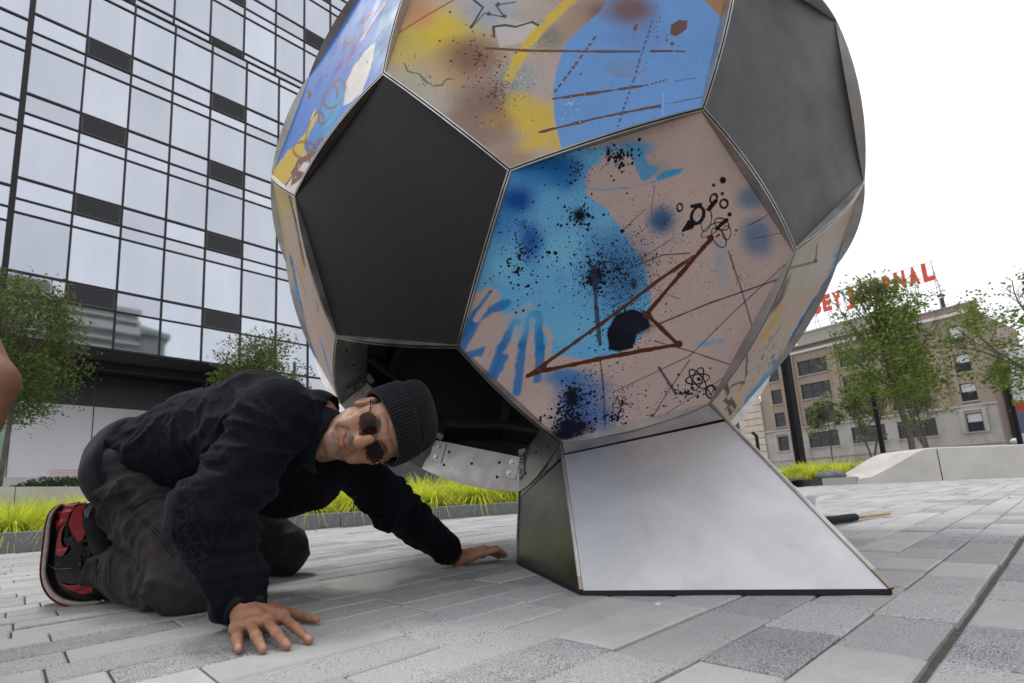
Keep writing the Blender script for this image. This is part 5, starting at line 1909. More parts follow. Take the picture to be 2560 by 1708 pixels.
# ---- head, in its own frame: x to his right, y forward, z to the crown
HR = np.array([[-.3969, -.5489, .7356], [-.1024, -.77, -.6298], [.9121, -.3253, .2494]])
U_, S__, Vt_ = np.linalg.svd(HR)
HR = U_ @ Vt_
va_ = unit(WM @ np.array([(935 - PPX) / FPX, (1085 - PPY) / FPX, 1.0]))
a_ = math.radians(4.5)
Kx = np.array([[0, -va_[2], va_[1]], [va_[2], 0, -va_[0]], [-va_[1], va_[0], 0]])
HR = (np.eye(3) + math.sin(a_) * Kx + (1 - math.cos(a_)) * Kx @ Kx) @ HR
HC = V3(.7113, 1.0978, .4451)
def hw(p):
    return np.asarray(p) @ HR.T + HC
def head_sdf(P):
    x = P[..., 0]
    Q = P.copy(); Q[..., 0] = np.abs(x)
    d = ell(Q, (0, -.012, .042), (.076, .096, .088))
    d = smin(d, ell(Q, (0, .030, -.020), (.064, .062, .088)), .03)
    d = smin(d, rcone(Q, (.050, -.004, -.052), (.016, .066, -.103), .020, .018), .024)     # jaw line
    d = smin(d, ell(Q, (0, .074, -.104), (.022, .019, .017)), .018)      # chin
    d = smin(d, ell(Q, (.040, .058, -.028), (.024, .021, .021)), .018)   # cheek, lifted by the smile
    d = smin(d, ell(Q, (.034, .066, -.058), (.016, .016, .022)), .016)
    d = smin(d, rcone(Q, (.008, .083, .024), (.042, .066, .026), .011, .010), .012)   # brow
    d = smax(d, -ell(Q, (.031, .094, .004), (.017, .017, .012)), .012)   # eye hollow
    d = smin(d, ell(Q, (.031, .072, .002), (.0145, .0135, .0125)), .004) # eyeball under lids
    d = smin(d, rcone(Q, (0, .080, .016), (0, .109, -.029), .0088, .0128), .010)  # nose
    d = smin(d, ell(Q, (0, .112, -.036), (.0132, .0132, .0118)), .010)
    d = smin(d, ell(Q, (.0165, .097, -.038), (.0095, .0115, .0100)), .006)
    d = smax(d, -ell(Q, (.0085, .104, -.0490), (.0048, .007, .0045)), .003)
    d = smin(d, ell(Q, (0, .078, -.066), (.030, .018, .022)), .012)      # muzzle
    d = smax(d, -rcone(Q, (.021, .100, -.040), (.041, .077, -.074), .0044, .0046), .0065)  # smile fold
    d = smin(d, ell(Q, (.046, .066, -.058), (.010, .012, .022)), .012)
    for (p_, q_, r_) in (((.050, .070, -.046), (.053, .054, -.086), .0016), ((.056, .060, -.040), (.057, .044, -.080), .0012), ((.052, .072, -.010), (.064, .052, -.022), .0010), ((.054, .070, .004), (.068, .048, .006), .0010), ((.006, .090, .040), (.036, .078, .044), .0010), ((.014, .087, -.090), (.028, .076, -.096), .0013), ((.022, .096, -.016), (.044, .082, -.022), .0014)):
        d = smax(d, -rcone(Q, p_, q_, r_, r_), .0045)
    mx = np.abs(x)
    dz = .15 * np.clip(mx, 0, .032) ** 2 / .028 * 3
    QM = Q.copy(); QM[..., 2] -= dz
    d = smin(d, rcone(QM, (0, .0935, -.0630), (.025, .082, -.0655), .0056, .0030), .004)
    d = smin(d, rcone(QM, (0, .0925, -.0775), (.019, .084, -.0745), .0072, .0035), .004)
    d = smax(d, -rcone(QM, (0, .0995, -.0700), (.031, .082, -.0695), .0022, .0024), .0025)
    # ear
    e = ell(Q, (.077, -.006, -.008), (.011, .019, .031))
    e = smax(e, -ell(Q, (.085, -.002, -.006), (.006, .010, .018)), .005)
    d = smin(d, e, .006)
    # neck
    d = smin(d, rcone(P, (0, -.022, -.055), (0, -.050, -.190), .056, .060), .03)
    d = smin(d, rcone(Q, (.036, .0, -.070), (.012, .012, -.170), .012, .012), .02)
    return d
Vh, Fh = surface(head_sdf, (-.10, -.125, -.235), (.10, .135, .145), .00235)
def skin_tint_head(P):
    c = np.tile(SK, (len(P), 1))
    def m(cen, r, col, a):
        nonlocal c
        q = P.copy(); q[:, 0] = np.abs(q[:, 0])
        d = np.linalg.norm((q - f32(*cen)) / f32(*r), axis=1)
        w = np.clip(1.3 - d, 0, 1)[:, None] * a
        c = c * (1 - w) + f32(*col) * w
    m((.045, .065, -.028), (.028, .03, .022), (.46, .20, .13), .7)
    m((0, .112, -.036), (.018, .02, .018), (.46, .20, .135), .8)
    m((0, .09, -.054), (.034, .03, .010), (.185, .15, .135), .85)      # stubble
    m((0, .08, -.098), (.034, .04, .018), (.21, .165, .145), .7)
    m((.04, .05, -.085), (.03, .04, .025), (.25, .175, .14), .55)
    m((0, .095, -.0635), (.022, .02, .0055), (.34, .125, .10), .9)
    m((0, .095, -.0775), (.021, .02, .0065), (.40, .15, .125), .9)
    m((0, .10, -.0705), (.028, .02, .0022), (.12, .04, .035), .9)
    m((.031, .085, -.004), (.022, .02, .017), (.25, .125, .085), .7)
    m((.034, .085, .022), (.019, .012, .0042), (.04, .03, .025), .85)  # eyebrow
    return c
parts_ = [(hw(Vh), Fh, skin_tint_head(Vh))]

# ---- hands
def hand_sdf_fn(J):
    def fn(P):
        w, K = J['wrist'], J['K']
        d = rcone(P, J['arm'], w, .030, .0255)
        for k in K:
            d = smin(d, rcone(P, w, k[0], .021, .0135), .014)
        for k in K:
            d = smin(d, rcone(P, w + UP * .017, k[0] + UP * .0065, .0050, .0048), .007)
        for i in range(len(K) - 1):
            d = smin(d, rcone(P, K[i][0], K[i + 1][0], .0125, .0125), .010)
            d = smin(d, rcone(P, (w + K[i][0]) / 2, (w + K[i + 1][0]) / 2, .016, .016), .012)
        T = J['T']
        d = smin(d, rcone(P, w, T[0], .019, .0165), .014)
        d = smin(d, rcone(P, T[0], (K[-1][0] + w) / 2, .014, .015), .014)
        dk = None
        for k in K:
            f = rcone(P, k[0], k[1], .0105, .0092)
            f = smin(f, rcone(P, k[1], k[2], .0092, .0082), .003)
            f = smin(f, rcone(P, k[2], k[3], .0082, .0074), .003)
            f = smin(f, ell(P, k[0] + V3(0, 0, .003), (.0115, .0115, .010)), .006)
            f = smin(f, ell(P, k[1] + V3(0, 0, .0012), (.0098, .0098, .0092)), .004)
            d = smin(d, f, .0045)
        f = smin(rcone(P, T[0], T[1], .0140, .0112), rcone(P, T[1], T[2], .0112, .0088), .004)
        d = smin(d, f, .007)
        return d
    return fn
def hand(J, h=.0017):
    pts = np.array([J['arm'], J['wrist'], *J['T']] + [q for k in J['K'] for q in k[:4]])
    V, F = surface(hand_sdf_fn(J), pts.min(0) - .045, pts.max(0) + .045, h)
    N = normals(V, F)
    # tendons and loose skin over knuckles
    q = (vnoise(V, 210, 3) - .5) * .0009 + (np.abs(vnoise(V, 95, 6) - .5) - .2) * .0018
    for k in J['K']:
        for j in (1, 2):
            ax2 = unit(k[3] - k[1])
            t_ = (V - k[j]) @ ax2
            q += -.0011 * np.exp(-(np.linalg.norm(V - k[j], axis=1) / .0095) ** 2) * np.cos(t_ * 1900) ** 2
    V = V + N * q[:, None]
    c = np.tile(SK * f32(.92, .88, .86), (len(V), 1))
    for k in J['K']:
        for j, r, col, a in ((0, .013, (.28, .12, .075), .5), (1, .010, (.25, .11, .07), .6), (2, .008, (.28, .13, .085), .4)):
            w = np.clip(1.2 - np.linalg.norm(V - k[j], axis=1) / r, 0, 1)[:, None] * a
            c = c * (1 - w) + f32(*col) * w
        nail = k[3] + (k[3] - k[2]) * .05 + k[4] * .007
        w = np.clip(1.25 - np.linalg.norm(V - nail, axis=1) / .0072, 0, 1)[:, None] * .8
        c = c * (1 - w) + f32(.60, .36, .29) * w
    return V, F, c
def gph(u, v, z):
    return gp(u, v, z)
UP = V3(0, 0, 1)
def finger(a, b, c_, tilt=UP):
    a, b, c_ = [np.asarray(q) for q in (a, b, c_)]
    m = b + (c_ - b) * .52
    return (a, b, m, c_, tilt)
wr = gph(612, 1532, .040)
Jn = dict(wrist=wr, arm=gph(595, 1480, .075), T=[gph(676, 1522, .024), gph(732, 1534, .0165), gph(790, 1549, .0115)],
          K=[finger(gph(592, 1572, .022), gph(593, 1597, .021), gph(597, 1624, .0085)),
             finger(gph(628, 1563, .027), gph(641, 1592, .026), gph(657, 1624, .0085)),
             finger(gph(667, 1555, .030), gph(691, 1584, .027), gph(718, 1615, .0085)),
             finger(gph(706, 1543, .028), gph(738, 1570, .024), gph(773, 1601, .0085))])
parts_.append(hand(Jn))
DW = 1.80
wf = at(1143, 1398, DW)
def fl(u, v, d, dz=0):
    return at(u, v, DW + d) + V3(0, 0, dz)
Jf = dict(wrist=wf, arm=at(1105, 1360, DW - .02), T=[fl(1180, 1391, -.02), fl(1214, 1381, -.025), fl(1246, 1374, -.025)],
          K=[finger(fl(1206, 1385, .075), fl(1228, 1383, .09), fl(1247, 1393, .095)),
             finger(fl(1211, 1379, .05), fl(1236, 1376, .06), fl(1258, 1391, .065)),
             finger(fl(1213, 1376, .025), fl(1241, 1373, .03), fl(1264, 1388, .035)),
             finger(fl(1210, 1374, .0), fl(1240, 1371, .0), fl(1260, 1382, .005))])
parts_.append(hand(Jf, .0022))

# ---- joints of the body
pel = at(350, 1160, 1.58)
ch_ = at(655, 1078, 1.36)
nk = at(792, 1045, 1.37)
shN, elN, wrN = at(668, 1050, 1.20), at(545, 1285, 1.10), at(598, 1490, 1.075)
shF, elF, wrF = at(842, 1120, 1.50), at(985, 1265, 1.63), at(1112, 1370, 1.76)
hipN, knN, anN = at(335, 1190, 1.50), gp(470, 1530) + V3(0, 0, .075), gp(262, 1500, .0) + V3(0, 0, .085)
hipF, knF, anF = at(450, 1180, 1.75), gp(706, 1440) + V3(0, 0, .088), at(520, 1400, 2.15)
core = [(pel, ch_, .10, .12), (ch_, nk, .11, .06), (nk, hw((0, -.05, -.17)), .055, .055), (ch_, shN, .09, .055), (shN, elN, .048, .040), (elN, wrN, .038, .030), (wrN, Jn['wrist'], .028, .024), (ch_, shF, .09, .055), (shF, elF, .048, .040), (elF, wrF, .038, .030), (wrF, Jf['wrist'], .028, .024),
        (pel, hipN, .10, .09), (hipN, knN, .08, .055), (knN, anN, .050, .038), (pel, hipF, .10, .09), (hipF, knF, .08, .055), (knF, anF, .050, .038)]
def core_sdf(P):
    d = None
    for a, b, r1, r2 in core:
        e = rcone(P, a, b, r1 * .9, r2 * .9)
        d = e if d is None else smin(d, e, .03)
    return d
allj = np.array([q for c_ in core for q in c_[:2]])
Vc, Fc = surface(core_sdf, allj.min(0) - .15, allj.max(0) + .15, .016)
parts_.append((Vc, Fc, np.tile(SK, (len(Vc), 1))))
Vb_, Fb_, Cb_ = join(parts_)
add('body', Vb_, Fb_, m_skin, man, smooth=True, cols=Cb_)

# ---- clothes
def folds(V, N, amp, ctr_list, seed, scale=9.0, ridge=None):
    """soft cloth folds: ridged noise, stronger near the listed joints"""
    W = np.stack([vnoise(V, 4.0, seed + k) for k in range(3)], 1) - .5
    q = V + W * .12
    r1 = 1 - np.abs(vnoise(q * np.array([1, 1, 2.2]), scale, seed + 4) * 2 - 1)
    r2 = 1 - np.abs(vnoise(q * np.array([1.6, 1, 1.4]), scale * 2.1, seed + 5) * 2 - 1)
    f = 1.5 * (r1 ** 4 - .22) + .7 * (r2 ** 3 - .26)
    k = np.full(len(V), .45)
    for c_, r, g in ctr_list:
        k += g * np.exp(-(np.linalg.norm(V - c_, axis=1) / r) ** 2)
    return V + N * (f * amp * k)[:, None]
def rings(V, N, a, b, r0, r1, n, amp, seed):
    """bunched rings of cloth round the segment a-b"""
    d = b - a
    L = np.linalg.norm(d)
    d = d / L
    t = (V - a) @ d / L
    rad = np.linalg.norm(V - a - (t * L)[:, None] * d, axis=1)
    w = np.clip(1 - np.abs(t - .5) * 2, 0, 1) ** .5 * np.clip((r1 - rad) / (r1 - r0), 0, 1)
    ph = vnoise(V, 11, seed) * 5
    s = np.sin(t * n * 6.283 + ph)
    return V + N * ((np.abs(s) * 2 - 1.2) * -amp * w)[:, None]
tors = [(pel, at(500, 1100, 1.50), .117, .133), (at(500, 1100, 1.50), ch_, .135, .145), (ch_, nk, .145, .078), (ch_, at(700, 1040, 1.26), .12, .088), (ch_, shF, .135, .080), (ch_, at(770, 1195, 1.42), .12, .088), (at(500, 1130, 1.50), at(700, 1205, 1.42), .10, .10),
        (hipN * .5 + pel * .5, ch_, .120, .12), (hipF * .45 + pel * .55, shF, .12, .10)]
slN = [(at(690, 1035, 1.23), elN, .084, .074), (elN, wrN, .074, .057)]
slF = [(shF, elF, .080, .068), (elF, wrF, .068, .052)]
def jacket_sdf(P):
    d = None
    for a, b, r1, r2 in tors:
        e = rcone(P, a, b, r1, r2)
        d = e if d is None else smin(d, e, .035)
    s = smin(rcone(P, *slN[0]), rcone(P, *slN[1]), .03)
    # baggy underside of the near sleeve
    s = smin(s, ell(P, elN + V3(-.02, .0, -.005), (.070, .070, .085)), .03)
    s = smin(s, ell(P, wrN + V3(0, 0, .02) + unit(elN - wrN) * .02, (.060, .060, .045)), .02)
    d = smin(d, s, .022)
    s = smin(rcone(P, *slF[0]), rcone(P, *slF[1]), .03)
    d = smin(d, s, .03)
    # neck opening
    ax_ = unit(hw((0, -.02, -.02)) - nk)
    d = smax(d, -rcone(P, nk + ax_ * .045, nk + ax_ * .3, .062, .075), .012)
    return d
pts = np.array([q for s in tors + slN + slF for q in s[:2]])
Vj, Fj = surface(jacket_sdf, pts.min(0) - .17, pts.max(0) + .17, .0068)
Nj = normals(Vj, Fj)
Vj = folds(Vj, Nj, .011, [(elN, .11, 1.1), (wrN, .09, .6), (at(640, 1150, 1.25), .12, .8), (elF, .12, .7), (at(330, 1110, 1.45), .14, .8), (at(600, 1050, 1.25), .12, .5)], 51)
Vj = rings(Vj, Nj, elN + (shN - elN) * .35, wrN, .03, .13, 4, .007, 5)
Vj = rings(Vj, Nj, shF, wrF, .03, .12, 6, .004, 8)
jk = add('velvet_top', Vj, Fj, m_velvet, man, smooth=True)
def band(name, c0, c1, r0, r1, thick, mat, parent, ribs=0, n=96, ax_ratio=1.0, up=None, m=6, amp=.0012, closed_end=False, bulge=.004):
    """ribbed knitted band: a thick sleeve round the segment c0-c1"""
    d = unit(c1 - c0)
    u_ = unit(np.cross(d, up if up is not None else V3(0, 0, 1)))
    w_ = np.cross(d, u_)
    V, F = [], []
    prof = []
    for i in range(m + 1):
        t = i / m
        prof.append((t, r0 + (r1 - r0) * t + bulge * math.sin(math.pi * t), 1))
    for i in range(m + 1):
        t = 1 - i / m
        prof.append((t, r0 + (r1 - r0) * t - thick, 0))
    for (t, r, o_) in prof:
        for j in range(n):
            a = 2 * math.pi * j / n
            rr = r + (amp * math.cos(a * ribs) if ribs and o_ else 0)
            V.append(c0 + (c1 - c0) * t + u_ * rr * math.cos(a) + w_ * rr * ax_ratio * math.sin(a))
    k = len(prof)
    for i in range(k):
        for j in range(n):
            F.append((i * n + j, ((i + 1) % k) * n + j, ((i + 1) % k) * n + (j + 1) % n, i * n + (j + 1) % n))
    return add(name, V, F, mat, parent, smooth=True)
dN = unit(Jn['wrist'] - wrN)
band('cuff', wrN - dN * .020, wrN + dN * .052, .050, .0385, .006, m_ribk, jk, 34, 136, amp=.0006)
dF = unit(wf - wrF)
band('cuff', wrF - dF * .030, wrF + dF * .045, .051, .0405, .006, m_ribk, jk, 34, 136)
axn = unit(hw((0, -.03, -.06)) - nk)
cb = hw((0, -.036, -.150))
band('collar', cb - axn * .055, cb + axn * .030, .090, .079, .007, m_ribk, jk, 44, 176, ax_ratio=1.04, amp=.0005)
# ribbed hem round the hips
hc = at(318, 1150, 1.545)
hd = unit(at(500, 1100, 1.50) - pel)
hemu = unit(hd + V3(0, 0, .22))
def hem_sdf(P):
    d = None
    for a, b, r1, r2 in tors[:1] + tors[7:] + [(pel + V3(0, 0, -.03), hipN, .121, .112), (pel + V3(0, 0, -.03), hipF, .121, .112), (pel, pel - hemu * .06, .120, .110)]:
        e = rcone(P, a, b, r1, r2)
        d = e if d is None else smin(d, e, .035)
    d = d - .017
    t = (P - hc.astype(np.float32)) @ hemu.astype(np.float32)
    return smax(d, np.abs(t) - .058, .014)
Vm, Fm = surface(hem_sdf, hc - .28, hc + .28, .0068)
Nm = normals(Vm, Fm)
Vm = Vm + Nm * ((vnoise(Vm, 14, 3) - .5) * .006)[:, None]
add('hem', Vm, Fm, m_ribk, jk, smooth=True)

def trouser_sdf(P):
    d = rcone(P, pel + V3(0, 0, -.03), hipN, .114, .112)
    d = smin(d, rcone(P, pel + V3(0, 0, -.03), hipF, .114, .112), .03)
    n = rcone(P, hipN, knN + V3(0, 0, .02), .112, .088)
    n = smin(n, rcone(P, knN, anN + V3(0, 0, .01), .086, .072), .018)
    n = smin(n, ell(P, (knN + anN) / 2 + V3(0, 0, .01), (.10, .10, .075)), .02)
    d = smin(d, n, .02)
    n = smin(rcone(P, hipF, knF, .112, .088), rcone(P, knF, anF, .086, .07), .02)
    d = smin(d, n, .02)
    g = (P[..., 2] - (SLOPE * P[..., 0] + .004))
    d = smax(d, -g, .012)
    ad_ = unit(anN - knN)
    d = smax(d, (P - (anN - ad_ * .004)) @ f32(*ad_), .006)
    return d
pts = np.array([pel, hipN, hipF, knN, knF, anN, anF])
Vt2, Ft2 = surface(trouser_sdf, pts.min(0) - .17, pts.max(0) + .17, .0068)
Nt2 = normals(Vt2, Ft2)
V0 = folds(Vt2, Nt2, .012, [(knN, .15, .9), (anN, .14, .9), (hipN, .14, .5), (at(300, 1290, 1.42), .15, .9)], 71, 8)
V0 = Vt2 + (V0 - Vt2) * np.clip((np.linalg.norm(Vt2 - hc, axis=1) - .12) / .10, .1, 1)[:, None]
V0 = rings(V0, Nt2, hipN, knN, .02, .15, 5, .006, 12)
V0 = rings(V0, Nt2, knN, anN, .02, .13, 4, .006, 14)
gl_ = SLOPE * V0[:, 0] + .003
V0[:, 2] = np.maximum(V0[:, 2], gl_)
tr_o = add('trousers', V0, Ft2, m_trou, man, smooth=True)
# seam ridge and zip pull on the near leg
zp = gp(423, 1528, .012)
zb_ = MB(); zb_.tube([zp + V3(0, 0, .02), zp + V3(.004, -.004, .006)], .0022, 6); zb_.obox(zp + V3(.005, -.006, .0), (1, 0, 0), unit((0, .8, .5)), unit((0, -.5, .8)), .0035, .010, .001)
zb_.add('zip_pull', m_bolt, tr_o)

# seams and pocket stitching laid on the cloth
from mathutils.bvhtree import BVHTree
def on_cloth(bvh, pts, lift=.0012):
    out = []
    o_ = Vector((0, 0, HCAM))
    for i in range(len(pts) - 1):
        k = max(2, int(math.dist(pts[i], pts[i + 1]) / 7))
        for j in range(k + (i == len(pts) - 2)):
            t = j / k
            u, v = pts[i][0] * (1 - t) + pts[i + 1][0] * t, pts[i][1] * (1 - t) + pts[i + 1][1] * t
            d = Vector(tuple(unit(ray(u, v))))
            h_ = bvh.ray_cast(o_, d)
            if h_[0] is not None:
                out.append(np.array(h_[0]) - np.array(d) * lift)
    return out
bv_t = BVHTree.FromPolygons(V0.tolist(), Ft2.tolist())
cs_ = crop((50, 1200), 2.442)
m_seam = Mat('dark_seam_thread', (.012, .010, .011), .9)
for pts in ([(590, 0), (625, 120), (700, 210), (770, 280), (850, 350), (900, 430), (930, 470)], [(612, 0), (648, 112), (722, 200), (790, 268), (868, 335), (920, 418), (948, 460)], [(700, 165), (800, 110), (940, 95)], [(700, 175), (800, 121), (940, 105)], [(445, 540), (550, 570)], [(550, 480), (550, 640)], [(470, 380), (468, 640)], [(925, 462), (1000, 430)]):
    L_ = on_cloth(bv_t, cs_(*pts))
    if len(L_) > 2:
        B = MB(); B.tube(L_, .0013, 5, cap=False); B.add('seam', m_seam, tr_o, smooth=True)

# ---- beanie: ribbed dome with folded brim, in the head frame
def beanie():
    n, m = 300, 54
    V, F = [], []
    AXT = math.radians(-10)          # leans back
    # brim plane: passes the forehead and dips behind the ears
    prof = []
    for i in range(m + 1):
        t = i / m
        if t < .42:      # folded cuff
            s = t / .42
            r = 1.075 + .02 * math.sin(s * math.pi) ; z = .000 + .072 * s
            r -= .015 * s
        elif t < .46:
            s = (t - .42) / .04
            r = 1.06 - .05 * s; z = .072 + .002 * s
        else:
            s = (t - .46) / .54
            a = s * math.pi / 2
            r = 1.01 * math.cos(a) ** .62 + .0; z = .074 + .072 * math.sin(a) ** 1.1
        prof.append((r, z))
    prof = [(.985, .012), (1.0, .0)] + prof
    for (r, z) in prof:
        for j in range(n):
            a = 2 * math.pi * j / n
            rib = .0022 * (abs(math.cos(a * 37)) * 2 - 1) * min(1, r * 1.4)
            slou = .0035 * math.sin(a * 5 + z * 60) * (z > .08) + .003 * math.sin(a * 3 + 1)
            rx_, ry_ = .092 * r + rib + slou * r, .1055 * r + rib + slou * r
            x, y = rx_ * math.cos(a), ry_ * math.sin(a)
            zz = .010 + z * 1.02 + y * .40 * (1 - z / .19)
            yy = y - .010 - z * .20
            V.append((x + z * .14, yy, zz))
    k = len(prof)
    F = [(i * n + j, (i + 1) * n + j, (i + 1) * n + (j + 1) % n, i * n + (j + 1) % n) for i in range(k - 1) for j in range(n)]
    F.append(tuple((k - 1) * n + j for j in range(n)))
    return np.array(V), F
Vbn, Fbn = beanie()
add('beanie', hw(Vbn), [f[::-1] for f in Fbn], m_knit, man, smooth=True)
# ---- hair seen under the brim, in front of the ear
m_hair = Mat('greying_hair', (.035, .028, .025), .8)
B = MB()
rsx = np.random.RandomState(5)
for i in range(70):
    sx_ = 1
    a0 = V3(.074, .018 - rsx.rand() * .022, .036)
    p1_ = a0 + V3(.0015, .008 + rsx.rand() * .01, -.012 - rsx.rand() * .020)
    B.tube([hw(a0), hw((a0 + p1_) / 2 + V3(.0015, 0, 0)), hw(p1_ - V3(.001, 0, 0))], [.0009, .0008, .0003], 3, cap=False)
B.add('sideburn', m_hair, man, kind='stuff')

# ---- glasses
m_tort = Mat('tortoiseshell', (.03, .015, .008), .18, spec=.6)
m_tort.color(m_tort.ramp(m_tort.noise(170, 2, .5, m_tort.coord()), [(.52, (.010, .006, .005)), (.63, (.36, .17, .035))]))
m_lens = Mat('dark_plum_lens', (.02, .010, .014), .06, spec=.8)
out_ = [n for n in m_lens.t.nodes if n.type == 'OUTPUT_MATERIAL'][0]
tp_ = m_lens.n('BsdfTransparent'); tp_.inputs[0].default_value = (.15, .085, .095, 1)
gs_ = m_lens.n('BsdfGlossy'); gs_.inputs['Roughness'].default_value = .04
fr_ = m_lens.n('Fresnel'); fr_.inputs[0].default_value = 1.28
mx_ = m_lens.n('MixShader'); m_lens.l(fr_.outputs[0], mx_.inputs[0]); m_lens.l(tp_.outputs[0], mx_.inputs[1]); m_lens.l(gs_.outputs[0], mx_.inputs[2]); m_lens.l(mx_.outputs[0], out_.inputs[0])
def glasses():
    gl = None
    for sx_ in (1, -1):
        n = 40
        cx_, cy_, cz_ = .0335 * sx_, .1005, -.004
        loop = []
        for j in range(n):
            a = 2 * math.pi * j / n
            rx_, rz_ = .0288, .0205
            x = math.copysign(abs(math.cos(a)) ** .82, math.cos(a)) * rx_
            z = math.copysign(abs(math.sin(a)) ** .82, math.sin(a)) * rz_ * (1.0 if math.sin(a) > 0 else 1.06)
            y = -.30 * (abs(cx_ + x) - .02) * (abs(cx_ + x) > .02) * 1.0
            loop.append(V3(cx_ + x, cy_ + y - .010 * (z / .02) * .25, cz_ + z))
        B = MB()
        V, F = [], []
        for j in range(n):
            p = loop[j]; q = unit(p - V3(cx_, p[1], cz_))
            for k in range(8):
                b = 2 * math.pi * k / 8
                V.append(hw(p + q * .0019 * math.cos(b) + V3(0, 1, 0) * .0022 * math.sin(b)))
        for j in range(n):
            for k in range(8):
                F.append((j * 8 + k, j * 8 + (k + 1) % 8, ((j + 1) % n) * 8 + (k + 1) % 8, ((j + 1) % n) * 8 + k))
        o = add('glasses_rim' if gl is not None else 'glasses', V, F, m_tort, gl or man, smooth=True)
        if gl is None:
            gl = o
        c_ = np.mean(loop, 0)
        V = [hw(c_ + V3(0, .0012, 0))] + [hw(p) for p in loop]
        add('lens', V, [(0, j + 1, (j + 1) % n + 1) for j in range(n)], m_lens, gl, smooth=True)
        B = MB()
        h0 = V3(.0575 * sx_, .088, .004)
        B.tube([hw(h0 + V3(-.003 * sx_, .004, .0)), hw(h0 + V3(.008 * sx_, -.004, .002)), hw(V3(.079 * sx_, .045, .006)), hw(V3(.082 * sx_, .0, .006))], [.0032, .0034, .0022, .0018], 8)
        B.add('temple', m_tort, gl, smooth=True)
        # eye: white, iris, pupil behind the lens
        ev, ef = uvsphere((0, 0, 0), (.0118, .0118, .0118), 20, 14)
        ec = V3(.0315 * sx_, .0735, .0005)
        ey = add('eye', hw(np.array(ev) + ec), ef, Mat('eye_white', (.5, .45, .42), .2), man, smooth=True)
        gz_ = unit(V3(-.02 * sx_, 1, .05))
        B = MB(); pc2 = ec + gz_ * .0108
        B.tube([hw(pc2), hw(pc2 + gz_ * .0014)], [.0058, .0048], 16); B.add('iris', Mat('brown_iris', (.03, .014, .008), .15), ey)
        # lids
    B = MB()
    B.tube([hw((-.0105, .1012, .004)), hw((0, .1035, .0075)), hw((.0105, .1012, .004))], .0024, 8)
    B.add('bridge', m_tort, gl, smooth=True)
glasses()

# ---- shoe standing on its toes: profile in a near-vertical plane, built as lofted ribs
m_sole = Mat('red_rubber', (.28, .018, .02), .55)
m_mid = Mat('off_white_midsole', (.50, .455, .40), .6)
m_mid.color(m_mid.ramp(m_mid.noise(60, 4, .6, m_mid.coord()), [(.3, (.36, .32, .27)), (.7, (.56, .52, .46))]))
m_pat = Mat('black_patent', (.004, .004, .005), .12, spec=.5)
m_pat.bump(m_pat.noise(38, 3, .5, m_pat.coord()), .5, .006)
m_redp = Mat('red_patent', (.36, .010, .022), .2, spec=.6)
m_redp.bump(m_redp.noise(45, 3, .5, m_redp.coord()), .35, .005)
m_redm = Mat('red_leather', (.34, .012, .02), .45)
shoe = thing('basketball_shoe', 'x', 'shoe', tuple(gp(230, 1510)))
for k in ('category', 'label'):
    del shoe[k]
shoe.parent = man
shoe.location = Vector(tuple(gp(230, 1510) - wloc(man)))
shoe.name = 'shoe'
DS = to_px(gp(225, 1513))[2]
def sp3(u, v, w=0.0):
    """point of the shoe's mid plane (photo-measured profile) moved sideways by w"""
    return at(u, v, DS + .035) + SIDE * w
SIDE = unit(at(200, 1400, DS - .1) - at(200, 1400, DS) * 1.0)
SIDE = unit(V3(-.12, -.99, 0.02))
# outer sole line from heel (top) round to toe (on the ground), and the matching inner (upper) line
sole_o = [(154, 1260), (136, 1268), (121, 1286), (113, 1315), (108, 1355), (103, 1400), (101, 1430), (106, 1462), (122, 1490), (150, 1510), (190, 1518), (257, 1508)]
sole_i = [(158, 1261), (148, 1268), (134, 1286), (128, 1315), (126, 1355), (120, 1400), (117, 1430), (124, 1455), (140, 1480), (162, 1494), (195, 1502), (254, 1499)]
sole_m = [(p[0] * .8 + q[0] * .2, p[1] * .8 + q[1] * .2) for p, q in zip(sole_o, sole_i)]
upper = [(236, 1255), (248, 1262), (258, 1290), (252, 1320), (246, 1350), (242, 1380), (243, 1410), (246, 1430), (249, 1445), (253, 1460), (256, 1472), (259, 1488)]
wid = [.026, .034, .037, .036, .035, .038, .043, .047, .048, .045, .039, .022]
def loft(A_, B_, name, mat, parent, wscale=1.0, p=2.6, n=22, cols=None, seg=None):
    V, F = [], []
    A2, B2, W2 = [], [], []
    for i in range(len(A_) - 1):
        for k in range(4):
            t = k / 4
            A2.append(V3(*A_[i]) * (1 - t) + V3(*A_[i + 1]) * t)
            B2.append(V3(*B_[i]) * (1 - t) + V3(*B_[i + 1]) * t)
            W2.append(wid[i] * (1 - t) + wid[i + 1] * t)
    A2.append(V3(*A_[-1])); B2.append(V3(*B_[-1])); W2.append(wid[-1])
    def smooth_(L):
        L = [np.array(x, float) for x in L]
        for _ in range(3):
            L = [L[0]] + [(L[i - 1] + 2 * L[i] + L[i + 1]) / 4 for i in range(1, len(L) - 1)] + [L[-1]]
        return L
    A2, B2 = smooth_(A2), smooth_(B2)
    for i in range(len(A2)):
        a, b = sp3(*A2[i]), sp3(*B2[i])
        c_, h_ = (a + b) / 2, (b - a) / 2
        for j in range(n):
            q = 2 * math.pi * j / n
            cc, ss = math.cos(q), math.sin(q)
            cc = math.copysign(abs(cc) ** (2 / p), cc); ss = math.copysign(abs(ss) ** (2 / p), ss)
            V.append(c_ + h_ * cc + SIDE * W2[i] * wscale * ss)
    m_ = len(A2)
    F = [(i * n + j, i * n + (j + 1) % n, (i + 1) * n + (j + 1) % n, (i + 1) * n + j) for i in range(m_ - 1) for j in range(n)]
    F += [tuple(range(n))[::-1], tuple((m_ - 1) * n + j for j in range(n))]
    return add(name, V, F, mat, parent, smooth=True)
